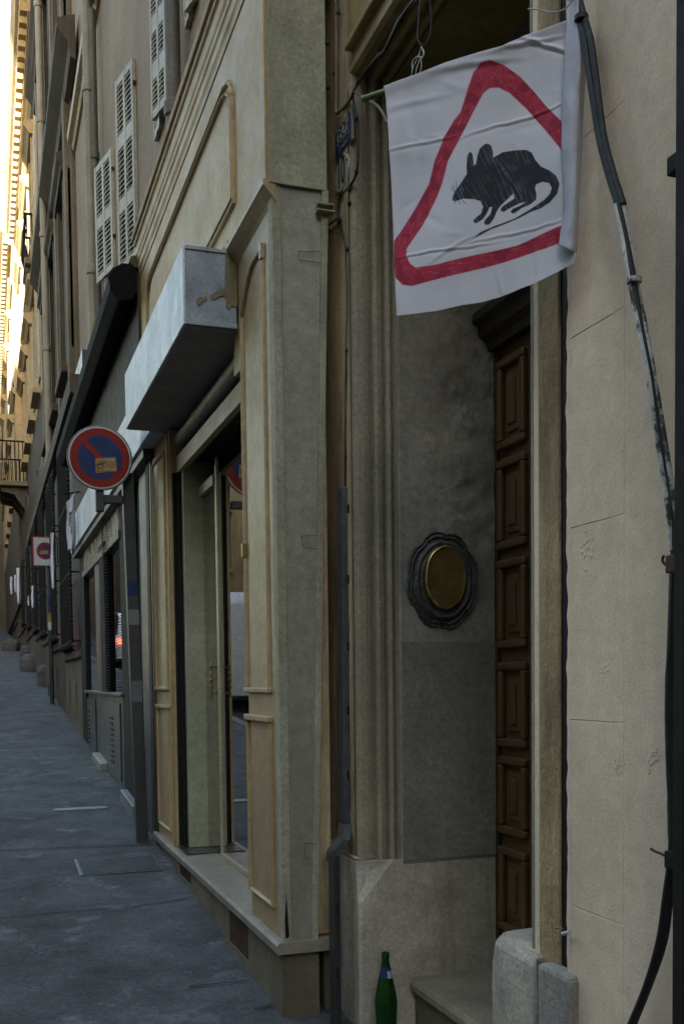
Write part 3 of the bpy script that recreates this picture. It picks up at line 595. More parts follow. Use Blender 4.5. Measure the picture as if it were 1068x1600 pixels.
# cable guard (galvanised channel)
t = thing('cable_guard', onX(539, 1000, XW-.02), 'narrow galvanised channel running down the weathered door strip', 'cable guard')
def chan(pts, wd, mat, nm, x=XW-0.014):
    P = [onX(a, b, x) for a, b in pts]; mb = MB()
    for p, q in zip(P, P[1:]):
        mb.hexa([(x-0.018, p.y-wd/2, p.z), (x+0.012, p.y-wd/2, p.z), (x+0.012, p.y+wd/2, p.z), (x-0.018, p.y+wd/2, p.z), (x-0.018, q.y-wd/2, q.z), (x+0.012, q.y-wd/2, q.z), (x+0.012, q.y+wd/2, q.z), (x-0.018, q.y+wd/2, q.z)])
    return mb.build(nm, mat, t, bevel=0.003)
chan([(540, 1285), (538, 1000), (537, 764)], 0.062, 'galvanised', 'upper_channel')
mb = MB(); P = [onX(540, 1285, XW-.014), onX(538, 1310, 1.28), onX(521, 1330, 1.235), onX(519, 1345, 1.23)]
mb.sweep(None, [[(p.x-.018, p.y-.033, p.z), (p.x+.012, p.y-.033, p.z), (p.x+.012, p.y+.033, p.z), (p.x-.018, p.y+.033, p.z)] for p in P], closed=True); mb.build('elbow', 'galvanised', t)
P = onX(521, 1335, 1.225); MB().box(1.212, 1.234, P.y-.045, P.y+.028, gz(P.y)-.05, P.z).build('lower_channel', 'dark_paint', t, bevel=0.003)
for py in (795, 905, 1010, 1110, 1210): 
    c = onX(543, py, XW-.033); MB().box(c.x-.001, c.x+.004, c.y-.006, c.y+.004, c.z-.016, c.z+.016).build('slot', 'dark_void', t)
for py in (1420, 1520): 
    c = onX(526, py, 1.211); MB().box(c.x-.001, c.x+.004, c.y-.006, c.y+.004, c.z-.02, c.z+.02).build('slot', 'dark_void', t)

# ------------------------------------------------------------------ cable bundle on the right wall
t = thing('cable_bundle', onX(985, 440, 1.27), 'thick bundle of black cables with flaking white paint sagging down the tan wall', 'cables')
main = [(880, -60), (893, -20), (900, 15), (912, 60), (918, 100), (927, 160), (936, 215), (950, 270), (965, 320), (975, 370), (988, 440), (1002, 520), (1015, 590), (1030, 690), (1045, 790), (1053, 860), (1052, 900), (1048, 1000), (1044, 1100), (1046, 1200), (1050, 1290), (1048, 1340), (1040, 1400), (1030, 1470), (1010, 1540), (985, 1602), (970, 1640)]
def offs(pts, dx, X, wob=0, seed=0): return path([(a+dx+wob*noise.noise(Vector((b*.006, seed, 0))), b) for a, b in pts], X)
MB().tube(offs(main, 0, 1.262), 0.0085, 10).build('black_cable', 'cable_black', t, smooth=True)
MB().tube(offs(main[:9], 8, 1.266, 3, 1), 0.0075, 10).build('black_cable', 'cable_black', t, smooth=True)
MB().tube(offs(main[8:16], 5, 1.268, 5, 2), 0.0080, 10).build('painted_cable', 'cable_painted', t, smooth=True)
MB().tube(offs(main[8:16], -4, 1.256, 4, 3), 0.0055, 10).build('painted_cable', 'cable_painted', t, smooth=True)
MB().tube(offs(main[15:], 4, 1.266, 9, 4), 0.0085, 10).build('black_cable', 'cable_black', t, smooth=True)
MB().tube(offs(main[15:22], -4, 1.258, 4, 5), 0.004, 8).build('painted_cable', 'cable_painted', t, smooth=True)
for px, py in ((987, 438), (905, 28)):
    c = onX(px, py, 1.258); MB().lathe([(.006, -.005), (.0155, -.005), (.0155, .005), (.006, .005)], (c.x+.004, c.y, c.z), 14).build('cable_tie', 'cable_painted' if py > 100 else 'cable_black', t, smooth=True)
# window grille at the frame edge
t = thing('window_grille', onX(1062, 800, 1.24), 'dark iron window grille at the right edge, fixed to the tan wall', 'grille')
yg = onX(1059, 700, 1.215).y
mb = MB().box(1.205, 1.225, yg-0.032, yg, -0.95, 2.25); mb.build('edge_bar', 'black_metal', t, bevel=0.003)
for k in range(1, 12): MB().tube([(1.215, yg-0.03-0.13*k, -0.95), (1.215, yg-0.03-0.13*k, 2.25)], 0.009).build('bar', 'black_metal', t, smooth=True)
for py in (245, 876, 1346):
    z = onX(1055, py, 1.21).z; MB().box(1.212, 1.224, yg-1.5, yg-0.032, z-.02, z+.02).build('rail', 'black_metal', t)
for py, col in ((245, 'black_metal'), (876, 'rust'), (1346, 'black_metal')):
    z = onX(1055, py, 1.21).z; MB().box(1.214, 1.305, yg+0.0005, yg+0.038, z-.020, z+.014).build('bracket', col, t, bevel=0.003)
t = thing('wire_tie', onX(1030, 1345, 1.24), 'twisted black wire tying the cables to the lower grille bracket', 'wire')
MB().tube(path([(1016, 1326), (1022, 1330), (1032, 1334), (1040, 1338), (1050, 1340), (1060, 1338)], 1.235), 0.0028).build('twist', 'cable_black', t, smooth=True)
t = thing('rusty_wire', onX(1040, 876, 1.24), 'rusty wire knot binding the cables to the middle grille bracket', 'wire')
MB().tube(path([(1036, 868), (1034, 876), (1040, 883), (1048, 882), (1042, 876), (1050, 872), (1060, 876)], 1.235), 0.0028).build('twist', 'rust', t, smooth=True)
t = thing('door_hooks', onX(882, 1455, 1.29), 'two small pale metal hooks beside the right jamb', 'hook')
MB().tube(path([(868, 1450), (873, 1449), (878, 1452)], 1.290), 0.003).build('hook', 'galvanised', t); MB().tube(path([(878, 1459), (889, 1457)], 1.280), 0.005).build('hook', 'sign_white', t)

# ------------------------------------------------------------------ shopfront with the beige panelling
XS = 1.06; YC = 3.79; XG = 1.24; YF = yX(247, XS, 1200); YO0 = yX(387, XS, 1000); YO1 = yX(270, XS, 1000); ZS = -1.02
S = thing('beige_shopfront', (XS, 5.3, gz(5.3)), 'beige panelled wooden shopfront with a glazed door under the metal canopy', 'shopfront')
def cornerY(z): return YC-0.012*z
mb = MB(); z0, z1 = ZS, 1.85      # near pier, slightly battered flank
mb.hexa([(XS, YC+.012, z0), (1.185, YC+.012, z0), (1.20, YO0, z0), (XS, YO0, z0), (XS-.004, YC, z1), (1.262, YC, z1), (1.262, YO0, z1), (XS, YO0, z1)])
npier = mb.build('near_pier', 'beige_paint', S, bevel=0.003)
mb = MB()
mb.hexa([(XS+.004, YC+.006, z0), (1.188, YC+.006, z0), (1.188, YC+.05, z0), (XS+.004, YC+.05, z0), (XS, YC-.006, z1), (1.265, YC-.006, z1), (1.265, YC+.05, z1), (XS, YC+.05, z1)])
fl = mb.build('pier_flank', 'flank_paint', S, bevel=0.002)
mb = MB(); xa = lambda z: 1.188+(1.265-1.188)*(z-z0)/(z1-z0)
mb.hexa([(xa(z0)-.022, YC-.012, z0), (xa(z0)+.004, YC-.012, z0), (xa(z0)+.004, YC+.03, z0), (xa(z0)-.022, YC+.03, z0), (xa(z1)-.022, YC-.02, z1), (xa(z1)+.004, YC-.02, z1), (xa(z1)+.004, YC+.03, z1), (xa(z1)-.022, YC+.03, z1)])
mb.build('edge_lath', 'flank_plaster', fl, bevel=0.002)
mb = MB(); mb.hexa([(XS-.008, YC+.002, z0), (XS+.030, YC+.002, z0), (XS+.030, YC+.05, z0), (XS-.008, YC+.05, z0), (XS-.012, YC-.012, z1), (XS+.022, YC-.012, z1), (XS+.022, YC+.05, z1), (XS-.012, YC+.05, z1)])
mb.build('corner_lath', 'flank_plaster', fl, bevel=0.003)
MB().box(1.16, 1.262, 3.815, 3.90, ZS+.01, 1.6).build('filler_lath', 'weathered_wood', fl, bevel=0.003)
# split at the foot of the corner
for pts in ([(447, 1396), (452, 1464), (446, 1467), (445, 1440)],): solid(MB().poly([onY(a_, b_, YC-.002) for a_, b_ in pts]).build('corner_split', 'dark_void', fl), .001)
# patch marks on the flank
for pts in (((466, 393), (503, 393), (503, 411), (466, 406)), ((470, 838), (502, 836), (502, 858), (474, 856)), ((475, 1318), (494, 1318), (494, 1342), (477, 1342))):
    P = [onY(a, b, YC-.012) for a, b in pts]; MB().tube(P+[P[0]], 0.0012, 5).build('patch_outline', 'dark_paint', fl)
# far pier
fp = MB().box(XS, 1.26, YO1, YF, ZS, 1.50).build('far_pier', 'beige_paint', S, bevel=0.003)
def bead(loop, X, parent, mat='beige_paint', r=0.009, closed=True):
    P = [Vector((X, y, z)) for y, z in loop]; 
    if closed: P = P+[P[0]]
    mb = MB()
    for p, q in zip(P, P[1:]):
        d = (q-p).normalized(); n = Vector((0, -d.z, d.y)); rings = []
        for e in (p-d*r*0.6, q+d*r*0.6):
            rings.append([e+n*r+Vector((0.001, 0, 0)), e+n*r*.9+Vector((-.007, 0, 0)), e+n*r*.3+Vector((-.015, 0, 0)), e-n*r*.3+Vector((-.015, 0, 0)), e-n*r*.9+Vector((-.007, 0, 0)), e-n*r+Vector((0.001, 0, 0))])
        mb.sweep(None, rings, closed=True); mb.caps(rings[0], rings[1])
    return mb.build('panel_bead', mat, parent)
ya, yb_ = yX(421, XS, 900), yX(386, XS, 900)
zt_, zb1, zb2, zb3 = onX(405, 400, XS).z, onX(410, 1080, XS).z, onX(410, 1124, XS).z, onX(415, 1404, XS).z
ya += .0; top = [(ya, zt_-0.00)]
arc = [(ya+(yb_-ya)*k/8, zt_-0.145*(1-math.cos(math.pi/2*max(0, (k-3))/5)) if k > 3 else zt_) for k in range(9)]
bead([(ya, zb1)]+arc+[(yb_, zb1)], XS, npier)
bead([(ya-.005, zb3), (ya-.005, zb2), (yb_, zb2), (yb_, zb3)], XS, npier)
MB().box(XS-.022, XS+.001, ya-.02, yb_+.02, zb1-.006, zb1+.014).build('panel_lip', 'beige_paint', npier, bevel=0.004)
MB().box(XS-.022, XS+.001, ya-.02, yb_+.02, zb2-.008, zb2+.016).build('panel_lip', 'beige_paint', npier, bevel=0.004)
for z in (onX(386, 860, XS).z, onX(408, 402, XS).z): MB().box(XS-.022, XS+.001, (yb_ if z < 1 else ya)-.012, (yb_ if z < 1 else ya)+.012, z-.03, z+.03).build('hinge', 'aged_brass' if z < 1 else 'cream_frame', npier, bevel=0.003)
yc, yd = YO1+.16, YF-.06
for a, b in ((onX(255, 1078, XS).z, 1.40), (onX(258, 1290, XS).z, onX(255, 1105, XS).z)): bead([(yc, a), (yc, b), (yd, b), (yd, a)], XS, fp)
for z in (onX(255, 1076, XS).z, onX(255, 1104, XS).z): MB().box(XS-.020, XS+.001, yc-.02, yd+.02, z-.008, z+.012).build('panel_lip', 'beige_paint', fp, bevel=0.003)
for k, y in enumerate((YO1+.02, YO1+.06, YO1+.10)): MB().box(XS-.010+k*.003, XS+.002, y, y+.016, ZS, 1.48).build('fluting', 'ochre_paint', fp, bevel=0.004)
MB().box(XS-.012, 1.26, YF-.001, YF+.05, ZS-.2, 1.5).build('end_post', 'dark_paint', S)
# fascia above with its panels
zf0, zf1 = 1.85, 2.67; XF = 1.024
fa = MB().box(XF, 1.26, YC-.012, 6.98, zf0, zf1).build('fascia', 'fascia_paint', S, bevel=0.004)
MB().box(XF+.012, 1.262, YC-.022, YC-.011, 1.845, 2.669).build('fascia_flank', 'flank_plaster', fa, bevel=0.002)
MB().prism_y([(XS+.002, zf0-.07), (XS-.012, zf0-.05), (XF-.002, zf0-.022), (XF-.012, zf0-.012), (XF-.012, zf0+.006), (XF+.002, zf0+.012), (XS+.002, zf0+.012)], YC-.018, 6.97).build('bed_moulding', 'beige_paint', S)
yy0, yy1 = yX(366, XF, 190), yX(231, XF, 480); zz1 = onX(300, 263, XF).z; 
zz1 = onX(233, 430, XF).z-.02; zz0 = zf0+.13
cr = 0.16
loop = [(yy0+.00, zz0+.0), (yy0, zz1-cr)]+[(yy0+cr-cr*math.cos(R_(a)), zz1-cr+cr*math.sin(R_(a))) for a in (20, 40, 60, 90)]+[(yy1-cr+cr*math.sin(R_(a)), zz1-cr+cr*math.cos(R_(a))) for a in (0, 30, 50, 70, 90)]+[(yy1, zz0)]
bead(loop, XF, fa, r=0.009, mat='fascia_paint'); 
bead([(y_*1.0+(0.03 if y_ < 5 else -0.03), z_-(0.03 if z_ > 2.2 else -.03)) for y_, z_ in loop], XF, fa, r=0.005, mat='ochre_paint')
ysm = yX(330, XF, 330)
# cornice
cp = [(1.298, 2.985), (0.972, 2.93), (0.965, 2.915), (0.972, 2.895), (0.985, 2.89), (0.985, 2.865), (0.996, 2.855), (0.996, 2.80), (1.003, 2.785), (1.003, 2.765), (1.010, 2.755), (1.010, 2.715), (1.017, 2.700), (1.020, 2.672), (1.298, 2.671)]
MB().prism_y(cp, YC-.045, 6.97).build('cornice', 'fascia_paint', S)
# sill slab, plinth
sx = [(1.026, ZS-.045), (1.024, ZS-.012), (1.032, ZS), (1.27, ZS+.004), (1.27, ZS-.045)]
ycuts = [YC-.02, 4.36, 4.98, 5.46, 5.86, 6.24, YF+.05]
for a, b in zip(ycuts, ycuts[1:]):
    MB().prism_y(sx, a+.0015, b-.0015).build('sill', 'sill_stone', S, bevel=0.002)
MB().box(1.06, 1.24, 5.88, 6.235, ZS+.0045, ZS+.009).build('threshold_slab', 'dark_marble', S)
pb = [(1.052, YC+.02, ZS-.0455), (1.175, YC+.02, ZS-.0455)]
holes = [(4.36, 4.74, gz(4.4)+.035, ZS-.055), (5.71, 6.07, gz(5.8)+.02, ZS-.055)]
mb = holed_wall(MB(), 1.052, 1.16, YC+.02, YF+.04, -1.6, ZS-.0455, holes); pbo = mb.build('plinth', 'plinth_render', S)
MB().box(1.064, 1.20, YC+.008, YC+.019, -1.6, ZS-.0455).build('plinth_flank', 'plinth_render', pbo)
for h in holes:
    g = MB().box(1.08, 1.09, h[0], h[1], h[2], h[3]).build('vent', 'dark_void', pbo)
    mb = MB(); n = 16
    for k in range(n): z = h[2]+(h[3]-h[2])*(k+.5)/n; mb.box(1.056, 1.064, h[0], h[1], z-.0045, z+.0025)
    for k in range(9): y = h[0]+(h[1]-h[0])*(k+.5)/9; mb.box(1.057, 1.065, y-.002, y+.002, h[2], h[3])
    mb.build('vent_grille', 'rust', g)
# opening: head, shutter box, guides, glazing
MB().box(1.064, 1.10, YO0-.02, 4.50, 1.336, 1.849).build('head_board', 'beige_paint', S)
hd = MB().box(1.10, 1.135, YO0-.02, YO1, 1.24, 1.335).build('shutter_box', 'beige_paint', S, bevel=0.003)
MB().box(1.136, 1.60, YO0-.02, YO1, 1.30, 1.33).build('box_floor', 'dark_brown', hd)
MB().box(1.16, 1.20, YO0-.02, YO1, 1.34, 1.84).build('box_back', 'dark_brown', hd)
MB().box(1.08, 1.10, YO0-.02, YO1, 1.52, 1.60).build('upper_rail', 'beige_paint', hd, bevel=0.003)
MB().tube([(1.135, YO0, 1.44), (1.135, YO1, 1.44)], 0.045, 16).build('shutter_roll', 'canopy_under', hd, smooth=True)
MB().box(1.075, 1.12, YO1-.012, YO1-.002, ZS+.01, 1.24).box(1.10, 1.12, YO1-.05, YO1-.012, ZS+.01, 1.24).build('shutter_guide', 'black_metal', hd)
MB().box(1.122, 1.30, YO1-.10, YO1-.005, ZS+.01, 1.3).build('far_jamb', 'pale_green', S, bevel=0.003)
# glazing
post_y = yX(342, XG, 900)
fr = MB().box(XG-.012, XG+.012, post_y-.022, post_y+.012, ZS+.005, 1.24).build('glazing_post', 'cream_frame', S, bevel=0.004)
MB().box(XG-.006, XG+.012, post_y+.02, post_y+.055, ZS+.005, 1.20).build('door_stile', 'cream_frame', S, bevel=0.004)
MB().box(XG-.012, XG+.012, YO0-.3, post_y-.0225, ZS+.005, ZS+.035).build('bottom_rail', 'cream_frame', S, bevel=0.003)
MB().box(XG-.025, XG+.02, post_y+.02, YO1-.1, 1.09, 1.15).build('door_head', 'cream_frame', S, bevel=0.004)
MB().box(XG-.003, XG+.003, YO0-.3, post_y-.0225, ZS+.035, 1.30).build('window_pane', 'shop_glass', S)
MB().box(XG-.003, XG+.003, post_y+.048, YO1-.1, ZS+.006, 1.09).build('door_pane', 'shop_glass', S)
h0 = Vector((XG-.055, yX(330, XG-.055, 1060), 0)); zc1, zc0 = onX(324, 1040, h0.x).z, onX(324, 1086, h0.x).z
hp = []
for k in range(25):
    s = k/24; r = 0.006+0.006*abs(math.sin(s*math.pi*5))*(1 if .25 < s < .75 else .5); hp.append((r, zc0-.01+(zc1-zc0+.02)*s))
hn = MB().lathe([(.001, zc0-.02)]+hp+[(.001, zc1+.02)], (h0.x, h0.y, 0), 12).build('door_handle', 'aged_brass', S, smooth=True)
for z in (zc0+.012, zc1-.012): MB().tube([(h0.x, h0.y, z), (XG-.01, post_y+.035, z)], 0.004).build('handle_arm', 'aged_brass', hn, smooth=True)
# shop interior
inn = MB(); inn.quad((1.26, 4.06, ZS), (3.6, 4.06, ZS), (3.6, 6.9, ZS), (1.26, 6.9, ZS)); inn.quad((3.6, 4.06, ZS), (3.6, 6.9, ZS), (3.6, 6.9, 1.5), (3.6, 4.06, 1.5)); inn.quad((1.26, 6.9, ZS), (3.6, 6.9, ZS), (3.6, 6.9, 1.5), (1.26, 6.9, 1.5)); inn.quad((1.26, 4.06, ZS), (3.6, 4.06, ZS), (3.6, 4.06, 1.5), (1.26, 4.06, 1.5)); inn.quad((1.2, 4.06, 1.5), (3.6, 4.06, 1.5), (3.6, 6.9, 1.5), (1.2, 6.9, 1.5))
inn.build('interior_room', 'interior', S)
t = thing('display_curtain', (1.45, 5.4, ZS), 'grey draped curtain hanging inside the shop window', 'curtain')
mb = MB(); rr_ = []
for z in (ZS+.05, -.4, .1, .35): rr_.append([(1.46+.03*math.sin(k*1.1)+.02*math.sin(k*2.3+z*2), 5.0+.75*k/50*(1.0-.25*(z-ZS)/1.3)+.1*(z-ZS), z) for k in range(51)])
mb.sweep(None, rr_).build('drape', 'curtain', t, smooth=True)
MB().tube([(1.47, 5.0, .36), (1.47, 5.9, .36)], .008).build('rail', 'aged_brass', t)
# bracket sticking out of the flank
c = onY(507, 327, YC-.03); t = thing('flat_bracket', c, 'short flat painted bracket sticking out between shopfront flank and door strip', 'bracket')
MB().box(c.x-.032, c.x+.034, c.y-.02, c.y+.02, c.z-.014, c.z-.008).box(c.x-.03, c.x+.034, c.y-.02, c.y+.02, c.z+.010, c.z+.016).box(c.x-.028, c.x+.034, c.y+.004, c.y+.010, c.z-.008, c.z+.010).build('channel', 'flank_plaster', t, bevel=0.0015)

# canopy
cx0, cx1, cy0, cy1, cz0, cz1 = 0.815, 1.055, 4.40, 6.22, 1.505, 1.835
cz0 = onY(288, 507, 4.40).z; cz1 = onY(285, 383, 4.40).z; cx0 = onY(286, 450, 4.40).x
cy1 = yX(197, cx0, 672)
t = thing('shop_canopy', (cx1, 5.3, cz0), 'boxy bluish metal canopy over the beige shop entrance', 'canopy')
MB().box(cx0, cx0+.012, cy0, cy1, cz0+.004, cz1).build('front_sheet', 'canopy_metal', t, bevel=0.003)
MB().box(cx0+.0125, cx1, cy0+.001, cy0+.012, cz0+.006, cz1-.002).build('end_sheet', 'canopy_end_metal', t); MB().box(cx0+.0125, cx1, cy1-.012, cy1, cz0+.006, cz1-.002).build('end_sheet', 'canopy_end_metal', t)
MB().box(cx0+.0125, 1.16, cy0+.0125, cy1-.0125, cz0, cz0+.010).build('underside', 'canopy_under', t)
MB().box(cx0+.0125, cx1, cy0+.0125, cy1-.0125, cz1-.012, cz1-.004).build('top_sheet', 'canopy_metal', t)
for a_, b_ in ((cz1-.014, cz1+.002), (cz0+.002, cz0+.02)): MB().box(cx0+.011, cx1+.003, cy0-.006, cy0+.002, a_, b_).build('end_rim', 'canopy_end_metal', t, bevel=0.002)
def patch(pts, Y, nm, mat, par):
    P = [onY(a, b, Y) for a, b in pts]; o = MB().poly(P).build(nm, mat, par); return solid(o, 0.001)
patch([(352, 388), (371, 388), (371, 476), (368, 482), (363, 477), (359, 484), (354, 480), (352, 470), (351, 440)], cy0-.0035, 'tan_paint_patch', 'paint_patch', t)
patch([(307, 468), (313, 463), (319, 466), (322, 461), (324, 468), (316, 472), (313, 478), (308, 475)], cy0-.0035, 'tan_paint_patch', 'paint_patch', t)
patch([(328, 462), (337, 455), (352, 449), (351, 463), (344, 462), (336, 468), (330, 468)], cy0-.0045, 'tan_paint_patch', 'paint_patch', t)
for px in (345, 351): 
    c = onX(px, 374, 1.0); MB().tube([(1.02, c.y+.03, cz1-.01), (1.02, c.y+.03, cz1+.04)], .004).build('fixing_pin', 'galvanised', t)

# ------------------------------------------------------------------ dark shop beyond
YE = 12.6; XD = 1.06
DS = thing('dark_shopfront', (XD, 9.5, gz(9.5)), 'dark painted shopfront with tall reflecting windows beyond the beige one', 'shopfront')
yb0 = YF+.052
def vpost(px0, px1, X, z0, z1, nm, mat, depth=.2, par=DS, py=1000):
    a, b = yX(px1, X, py), yX(px0, X, py); return MB().box(X, X+depth, max(a, yb0), b, z0, z1).build(nm, mat, par, bevel=0.004)
vpost(222, 250, XD, gz(7.5)-.3, 1.45, 'near_pilaster', 'slate_paint'); 
vpost(232, 240, XD-.018, gz(7.4)+.0, 1.45, 'pilaster_rib', 'dark_brown', .02)
vpost(212, 222, XD+.03, gz(7.5)-.2, 1.45, 'recess', 'black_metal')
vpost(190, 212, XD, gz(8)-.3, 1.45, 'black_post', 'black_metal')
yw0, yw1 = yX(190, XD), yX(131, XD)
za, zb_ = gz(9)-.4, onX(160, 1085, XD).z
MB().box(XD+.02, 1.26, yw0, yw1, za, zb_).build('stallboard', 'slate_paint', DS, bevel=.004)
for px0, px1 in ((166, 188), (133, 150)):
    a, b = yX(px1, XD+.01, 1130), yX(px0, XD+.01, 1130); o = MB().box(XD+.005, XD+.021, a, b, zb_-.75, zb_-.06).build('stall_panel', 'slate_paint', DS, bevel=.004)
    mb = MB(); m_ = (a+b)/2
    for k in range(9): z = zb_-.62+.05*k; mb.box(XD-.004, XD+.006, m_-.10+(.1 if px0 < 150 else 0), m_+.12+(.1 if px0 < 150 else 0), z, z+.022)
    mb.build('louvre', 'dark_brown', o)
MB().box(XD-.03, XD+.02, yw0, yw1, zb_, zb_+.03).build('window_sill', 'slate_paint', DS, bevel=.005)
for px, wpx, m_, x in ((153, 5, 'dark_paint', XD), (161, 8, 'black_metal', XD-.015), (157, 3, 'cream_frame', XD+.005)):
    vpost(px-wpx/2, px+wpx/2, x, zb_+.03, 1.3, 'mullion', m_, .1)
mb = MB()
a, b = yX(168, XD-.03), yX(160, XD-.03)
for k in range(60): z = zb_+.04+k*.026; mb.tube([(XD-.028, a, z), (XD-.032, (a+b)/2, z+.012), (XD-.028, b, z)], .0035, 5)
mb.build('folding_grille', 'black_metal', DS)
ztr = onX(188, 838, XD).z; MB().box(XD-.02, XD+.10, yw0, yw1, ztr-.02, ztr+.05).build('transom_bar', 'dark_paint', DS, bevel=.005)
MB().box(XD+.03, XD+.036, yw0, yw1, zb_+.03, ztr-.02).build('window_pane', 'shop_glass', DS)
MB().box(XD+.002, XD+.02, yw0, yw1, ztr+.05, 1.451).build('upper_panel', 'pale_panel', DS)
for px in (160, 186): MB().box(XD-.004, XD+.001, yX(px, XD)-.02, yX(px, XD)+.02, ztr+.05, 1.451).build('panel_joint', 'cream_frame', DS)
MB().box(1.9, 1.95, yw0, yw1, za, 1.44).build('interior_wall', 'interior', DS)
MB().box(XD, 1.26, yw1, YE, za, 1.45).build('far_post', 'black_metal', DS)
MB().box(XD-.07, 1.3, yb0-.15, YE, 1.452, 1.505).build('head_rail', 'dark_paint', DS, bevel=.004)
MB().box(0.965, 1.3, cy1+.02, YE, 1.507, 1.87).build('white_fascia', 'canopy_metal', DS, bevel=.004)
MB().box(1.005, 1.298, 6.972, YE, 1.88, 2.70).build('upper_fascia', 'dark_brown', DS, bevel=.004)
MB().prism_y([(1.298, 2.90), (.965, 2.80), (.955, 2.77), (.985, 2.735), (1.298, 2.701)], 6.972, YE).build('cornice', 'dark_stone', DS)
# awning
t = thing('rolled_awning', (.9, 9.8, 2.7), 'rolled black awning above the dark shopfront', 'awning')
ap = [(lambda p: (p.x, p.z))(onY(a, b, 6.98)) for a, b in ((172, 452), (170, 432), (178, 418), (192, 411), (206, 413), (216, 426), (218, 448), (206, 468), (186, 470))]
MB().prism_y(ap, 6.98, 12.5).build('cassette', 'black_awning', t, bevel=.01)
MB().box(.93, .988, 7.05, 12.4, 2.62, 2.70).build('wall_rail', 'black_metal', t)
# steps at foot of the dark shop
t = thing('shop_step', (1.0, 7.9, gz(7.9)), 'narrow worn metal-edged step at the foot of the dark shopfront', 'step')
a, b = onG(214, 1278), onG(196, 1250); MB().hexa([(x, y, gz(y)+dz) for dz in (-.05, .09) for x, y in ((1.0, a.y), (1.06, a.y), (1.06, b.y), (1.0, b.y))]).build('tread', 'plate_metal', t, bevel=.006)
t = thing('shop_entrance_step', (1.0, 10, gz(10)), 'pale stone step before the far door of the dark shopfront', 'step')
a, b = onG(166, 1204), onG(150, 1186); MB().hexa([(x, y, gz(y)+dz) for dz in (-.05, .07) for x, y in ((1.0, a.y), (1.08, a.y), (1.08, b.y), (1.0, b.y))]).build('tread', 'sill_stone', t, bevel=.006)

# ------------------------------------------------------------------ signs
def disc(r, y, th, c, mat, nm, par, n=48):
    return MB().lathe([(r*.985, -th), (r, -th*.5), (r, 0)], (c[0], y, c[2]), n, 'y').build(nm, mat, par)
bs = onG(225, 1315); ys_ = bs.y
t = thing('no_parking_sign', (bs.x, ys_, bs.z), 'round red and blue no-parking sign with a yellow sticker on a grey post', 'road sign')
ptop = onY(199, 740, ys_)
mb = MB(); w2 = .038
a, b = Vector((bs.x-.01, ys_, bs.z-.05)), Vector((ptop.x, ys_, ptop.z))
mb.hexa([(p.x+sx_, p.y+sy_, p.z) for p in (a, b) for sx_, sy_ in ((-w2, -w2), (w2, -w2), (w2, w2), (-w2, w2))]); mb.build('post', 'post_metal', t, bevel=.006)
sc = onY(156, 716, ys_-.09)
arm0 = onY(160, 781, ys_-.05); MB().box(arm0.x-.01, ptop.x-w2-.001, ys_-.075, ys_-.02, arm0.z-.022, arm0.z+.030).build('arm', 'post_metal', t, bevel=.004)
v0 = onY(156, 781, ys_-.06); MB().box(v0.x-.026, v0.x+.026, ys_-.085, ys_-.025, v0.z-.075, v0.z+.4).build('upright', 'post_metal', t, bevel=.004)
ysn = ys_-.088; R0 = (onY(207, 716, ysn).x-onY(105, 716, ysn).x)/2
MB().lathe([(R0*.97, .004), (R0, .0), (R0, -.014), (R0*.985, -.016), (R0*.965, -.016)], (sc.x, ysn, sc.z), 56, 'y').build('dish', 'sign_grey', t)
disc(R0*.955, ysn-.016, .001, sc, 'sign_white', 'white_rim', t)
disc(R0*.915, ysn-.0172, .001, sc, 'sign_red', 'red_ring', t); disc(R0*.68, ysn-.0184, .001, sc, 'sign_blue', 'blue_field', t)
mb = MB(); d = Vector((1, 0, -1)).normalized(); n_ = Vector((1, 0, 1)).normalized(); L = R0*.70; hw = R0*.085; c = Vector((sc.x, ysn-.0204, sc.z))
o = mb.poly([c-d*L-n_*hw, c+d*L-n_*hw, c+d*L+n_*hw, c-d*L+n_*hw]).build('red_slash', 'sign_red', t); solid(o, .0008)
q = onY(164, 728, ysn-.022); mb = MB()
P = [onY(a, b, ysn-.0215) for a, b in ((149, 716), (181, 714), (183, 736), (150, 739))]; stk = solid(mb.poly(P).build('sticker', 'sticker_ochre', t), .0006)
for txt, px, py, s in (('MEMOIRE', 172, 718.5, .021), ('GENERATION', 172, 733.5, .017)):
    text_mesh('sticker_print', txt, 'sign_white', stk, onY(px, py, ysn-.023), (1, 0, 0), (0, 0, 1), s, .0003, sx=.72)
P = [onY(157+5*math.cos(a)*random.uniform(.8, 1.1), 727+6*math.sin(a)*random.uniform(.8, 1.1), ysn-.0232) for a in [6.283*k/14 for k in range(14)]]
MB().tube(P+[P[0]], .0018, 5).tube([onY(152, 726, ysn-.0232), onY(163, 724, ysn-.0232)], .0025, 5).build('sticker_drawing', 'sticker_dark', stk)
for py, c_, h_ in ((920, 'sign_blue', .05), (965, 'plate_metal', .05), (1080, 'chalky_stain', .07)):
    pz = onY(210, py, ys_).z; s_ = (pz-a.z)/(b.z-a.z); xx = a.x+(b.x-a.x)*s_; MB().box(xx-.034, xx+.034, ys_-w2-.0012, ys_-w2-.0002, pz-h_, pz+h_).build('post_sticker', c_, t)
